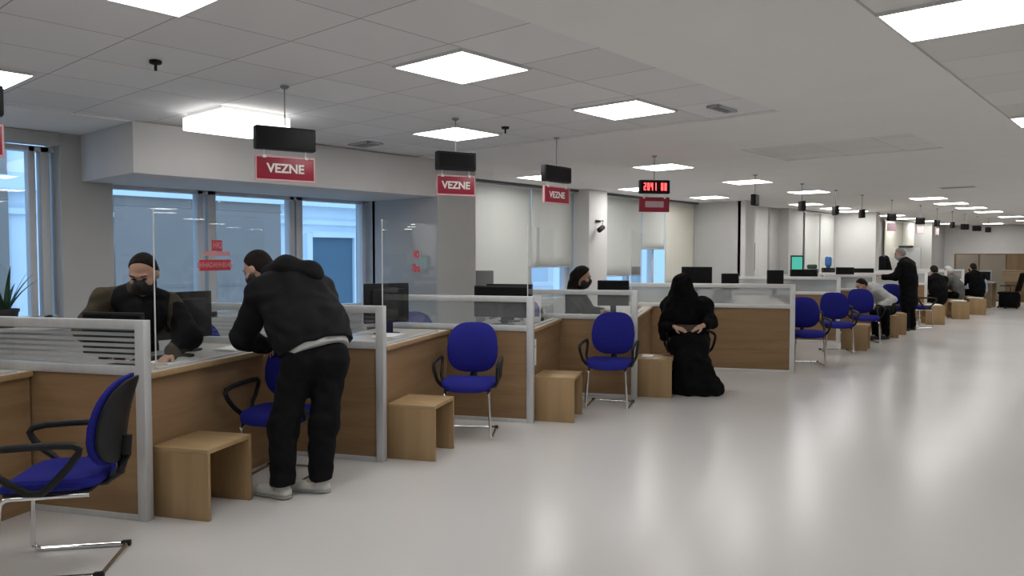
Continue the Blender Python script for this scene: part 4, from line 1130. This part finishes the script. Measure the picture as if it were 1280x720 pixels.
# seated woman in black
J = dict(head=(-4.47, 8.12, 1.235), neck=(-4.50, 8.22, 1.10), chest=(-4.50, 8.27, .95), waist=(-4.50, 8.36, .70), pelvis=(-4.50, 8.40, .56), shR=(-4.66, 8.17, .99), shL=(-4.34, 8.42, .99), elR=(-4.60, 8.02, .76), elL=(-4.20, 8.33, .80), wrR=(-4.44, 7.90, .76), wrL=(-4.18, 8.08, .775),
         hipR=(-4.56, 8.26, .56), hipL=(-4.40, 8.40, .56), kneeR=(-4.38, 7.93, .56), kneeL=(-4.22, 8.06, .56), ankR=(-4.30, 7.86, .09), ankL=(-4.14, 8.02, .09), toeR=(-4.24, 7.80, .03), toeL=(-4.06, 7.94, .03))
p = Person('person in a long black robe and veil seated beside the fourth stool, purse on lap', J, (.50, -.62, -.62), (.35, -.4, .8), (.6, -.8, -.1), 'skinp', .008, 1.0,
           hd={'L': ((-.75, -.55, -.3), (-.3, .5, -.9), .5), 'R': ((.75, .25, -.2), (.2, .5, -.9), .5)})
r, f, u = p.A
p.add('veil', 'black', [ell(p.h(0, -.005, .015), (.105, .125, .125), p.A), cap(p.h(0, -.02, -.05), (-4.50, 8.19, 1.06), .105, .145), cap((-4.50, 8.19, 1.06), (-4.50, 8.13, .88), .155, .19), cap((-4.52, 8.30, 1.03), (-4.54, 8.40, .80), .16, .17),
                        cap((-4.60, 8.12, 1.0), (-4.64, 8.06, .74), .09, .085), cap((-4.63, 8.05, .80), (-4.64, 8.02, .62), .075, .055)], .08, wr=.007)
P = [cap(J['pelvis'], J['chest'], .20, .185), cap(J['shR'], J['shL'], .095, .095)]
for q in 'LR':
    P += [cap(J['hip' + q], J['knee' + q], .125, .115), cap(J['sh' + q], J['el' + q], .09, .082), cap(J['el' + q], np.array(J['wr' + q]) * .72 + np.array(J['el' + q]) * .28, .082, .056, k=.03)]
P += [cap((-4.31, 7.98, .55), (-4.26, 7.90, .12), .15, .19), cap((-4.25, 8.02, .45), (-4.13, 8.00, .08), .15, .19), cap((-4.3, 7.86, .13), (-4.02, 8.06, .07), .13, .11), cap((-4.28, 7.84, .07), (-4.06, 7.95, .06), .10, .10), cap((-4.42, 8.14, .5), (-4.36, 8.10, .12), .18, .18)]
p.add('robe', 'black', P, .07, [((0, 0, .008), (0, 0, -1))], .008)
b = MB(); b.box((-.14, -.04, -.05), (.14, .04, .05), .02); o = b.build('purse', 'brown', None, smooth=True, loc=(-4.335, 8.01, .735), rotz=R(37))
tag(o, 'brown leather purse held on the lap of the person in black', 'purse')
# man in the white shirt, bent forward on a chair
J = dict(head=(-4.68, 15.46, 1.02), neck=(-4.60, 15.58, .98), chest=(-4.53, 15.68, .92), waist=(-4.41, 15.84, .72), pelvis=(-4.36, 15.93, .58), shL=(-4.42, 15.55, .95), shR=(-4.60, 15.86, .96), elL=(-4.14, 15.58, .76), wrL=(-4.34, 15.42, .66), elR=(-4.66, 15.72, .70), wrR=(-4.72, 15.50, .62),
         hipL=(-4.42, 15.86, .56), hipR=(-4.28, 15.98, .56), kneeL=(-4.42, 15.42, .52), kneeR=(-4.30, 15.60, .52), ankL=(-4.40, 15.44, .09), ankR=(-4.27, 15.62, .09), toeL=(-4.46, 15.30, .03), toeR=(-4.33, 15.48, .03))
p = Person('person in a white shirt and dark trousers sitting hunched forward near the distant chairs', J, (-.6, -.55, -.58), (-.4, -.3, .8), (-.6, -.6, -.4), 'skin', .011, 1.0)
p.hair('hair', .008, .05, -.05); p.eyes()
p.top('shirt', .155, .16, (.075, .062, .05), .06, .006, name='shirt'); p.legs('black', .10, .085, .072); p.shoes()
# standing man
J = dict(head=(-4.60, 17.72, 1.62), neck=(-4.52, 17.74, 1.48), chest=(-4.47, 17.76, 1.32), waist=(-4.44, 17.78, 1.08), pelvis=(-4.43, 17.78, .95), shL=(-4.50, 17.56, 1.40), shR=(-4.46, 17.96, 1.40), elL=(-4.62, 17.50, 1.14), wrL=(-4.86, 17.46, 1.13), elR=(-4.46, 18.05, 1.12), wrR=(-4.58, 18.04, .90),
         hipL=(-4.44, 17.69, .92), hipR=(-4.43, 17.88, .92), kneeL=(-4.45, 17.66, .50), kneeR=(-4.42, 17.90, .50), ankL=(-4.42, 17.62, .09), ankR=(-4.38, 17.92, .09), toeL=(-4.58, 17.58, .03), toeR=(-4.54, 17.90, .03))
p = Person('person in a long black coat standing at a distant counter', J, (-.92, -.18, -.35), (-.3, 0, .9), (-1, .05, 0), 'skin', .011, 1.0)
p.hair('hairgrey', .010, .05, -.06); p.mask('greyp'); p.eyes()
p.top('black', .215, .215, (.095, .08, .062), .08, .006, name='coat', low=(-4.42, 17.78, .60), cuts=[((0, 0, .50), (0, 0, -1))]); p.legs('black', .11, .09, .075); p.shoes()
# four seated figures at the far counters
def seated(label, x, y, fx, fy, top, hair, topname='jacket', bulk=1., hz=1.22, hunch=.12, skin='skin'):
    f = unit((fx, fy, 0)); r = np.array([f[1], -f[0], 0]); o = v3(x, y, 0)
    Q = lambda a, b, z: tuple(o + f * a + r * b + (0, 0, z))
    J = dict(head=Q(hunch + .10, 0, hz), neck=Q(hunch + .03, 0, hz - .13), chest=Q(hunch - .02, 0, hz - .28), waist=Q(.0, 0, .74), pelvis=Q(-.02, 0, .58))
    for q, s in (('L', -1), ('R', 1)):
        J.update({'sh' + q: Q(hunch - .02, s * .19, hz - .22), 'el' + q: Q(hunch + .1, s * .25, hz - .46), 'wr' + q: Q(hunch + .32, s * .14, .80), 'hip' + q: Q(.0, s * .10, .55), 'knee' + q: Q(.42, s * .13, .52), 'ank' + q: Q(.40, s * .13, .09), 'toe' + q: Q(.55, s * .13, .03)})
    p = Person(label, J, tuple(f * .9 - (0, 0, .35)), (0, 0, 1), tuple(f), skin, .014, 1.0)
    p.hair(hair, .010, .05, -.07)
    p.top(top, .18 * bulk, .18 * bulk, (.085, .07, .055), .07, .005, name=topname, low=Q(-.03, 0, .56)); p.legs('black', .10, .085, .07); p.shoes()
    q = Q(-.20, -.18, 0); dup(st0, 'low stool under the ' + label.replace('person in a ', '').replace('person in ', ''), q, math.atan2(f[1], f[0]))
seated('person in a bulky black jacket at the first papers beyond the standing man', -4.56, 20.95, -.65, .76, 'black', 'hair', 'jacket', 1.12)
seated('person in a grey jacket with pale thinning hair at a distant counter', -4.60, 23.3, -.9, .2, 'greycloth', 'alu', 'jacket', .95, 1.18, .16, 'skinp')
seated('person in a broad black jacket at the second last counter', -4.52, 25.35, -.65, .76, 'black', 'hair', 'jacket', 1.15, 1.24)
seated('person in a blue and white shirt at the last counter', -4.66, 26.75, -.9, .1, 'bluewhite', 'hair', 'shirt', 1.0, 1.08, .18)
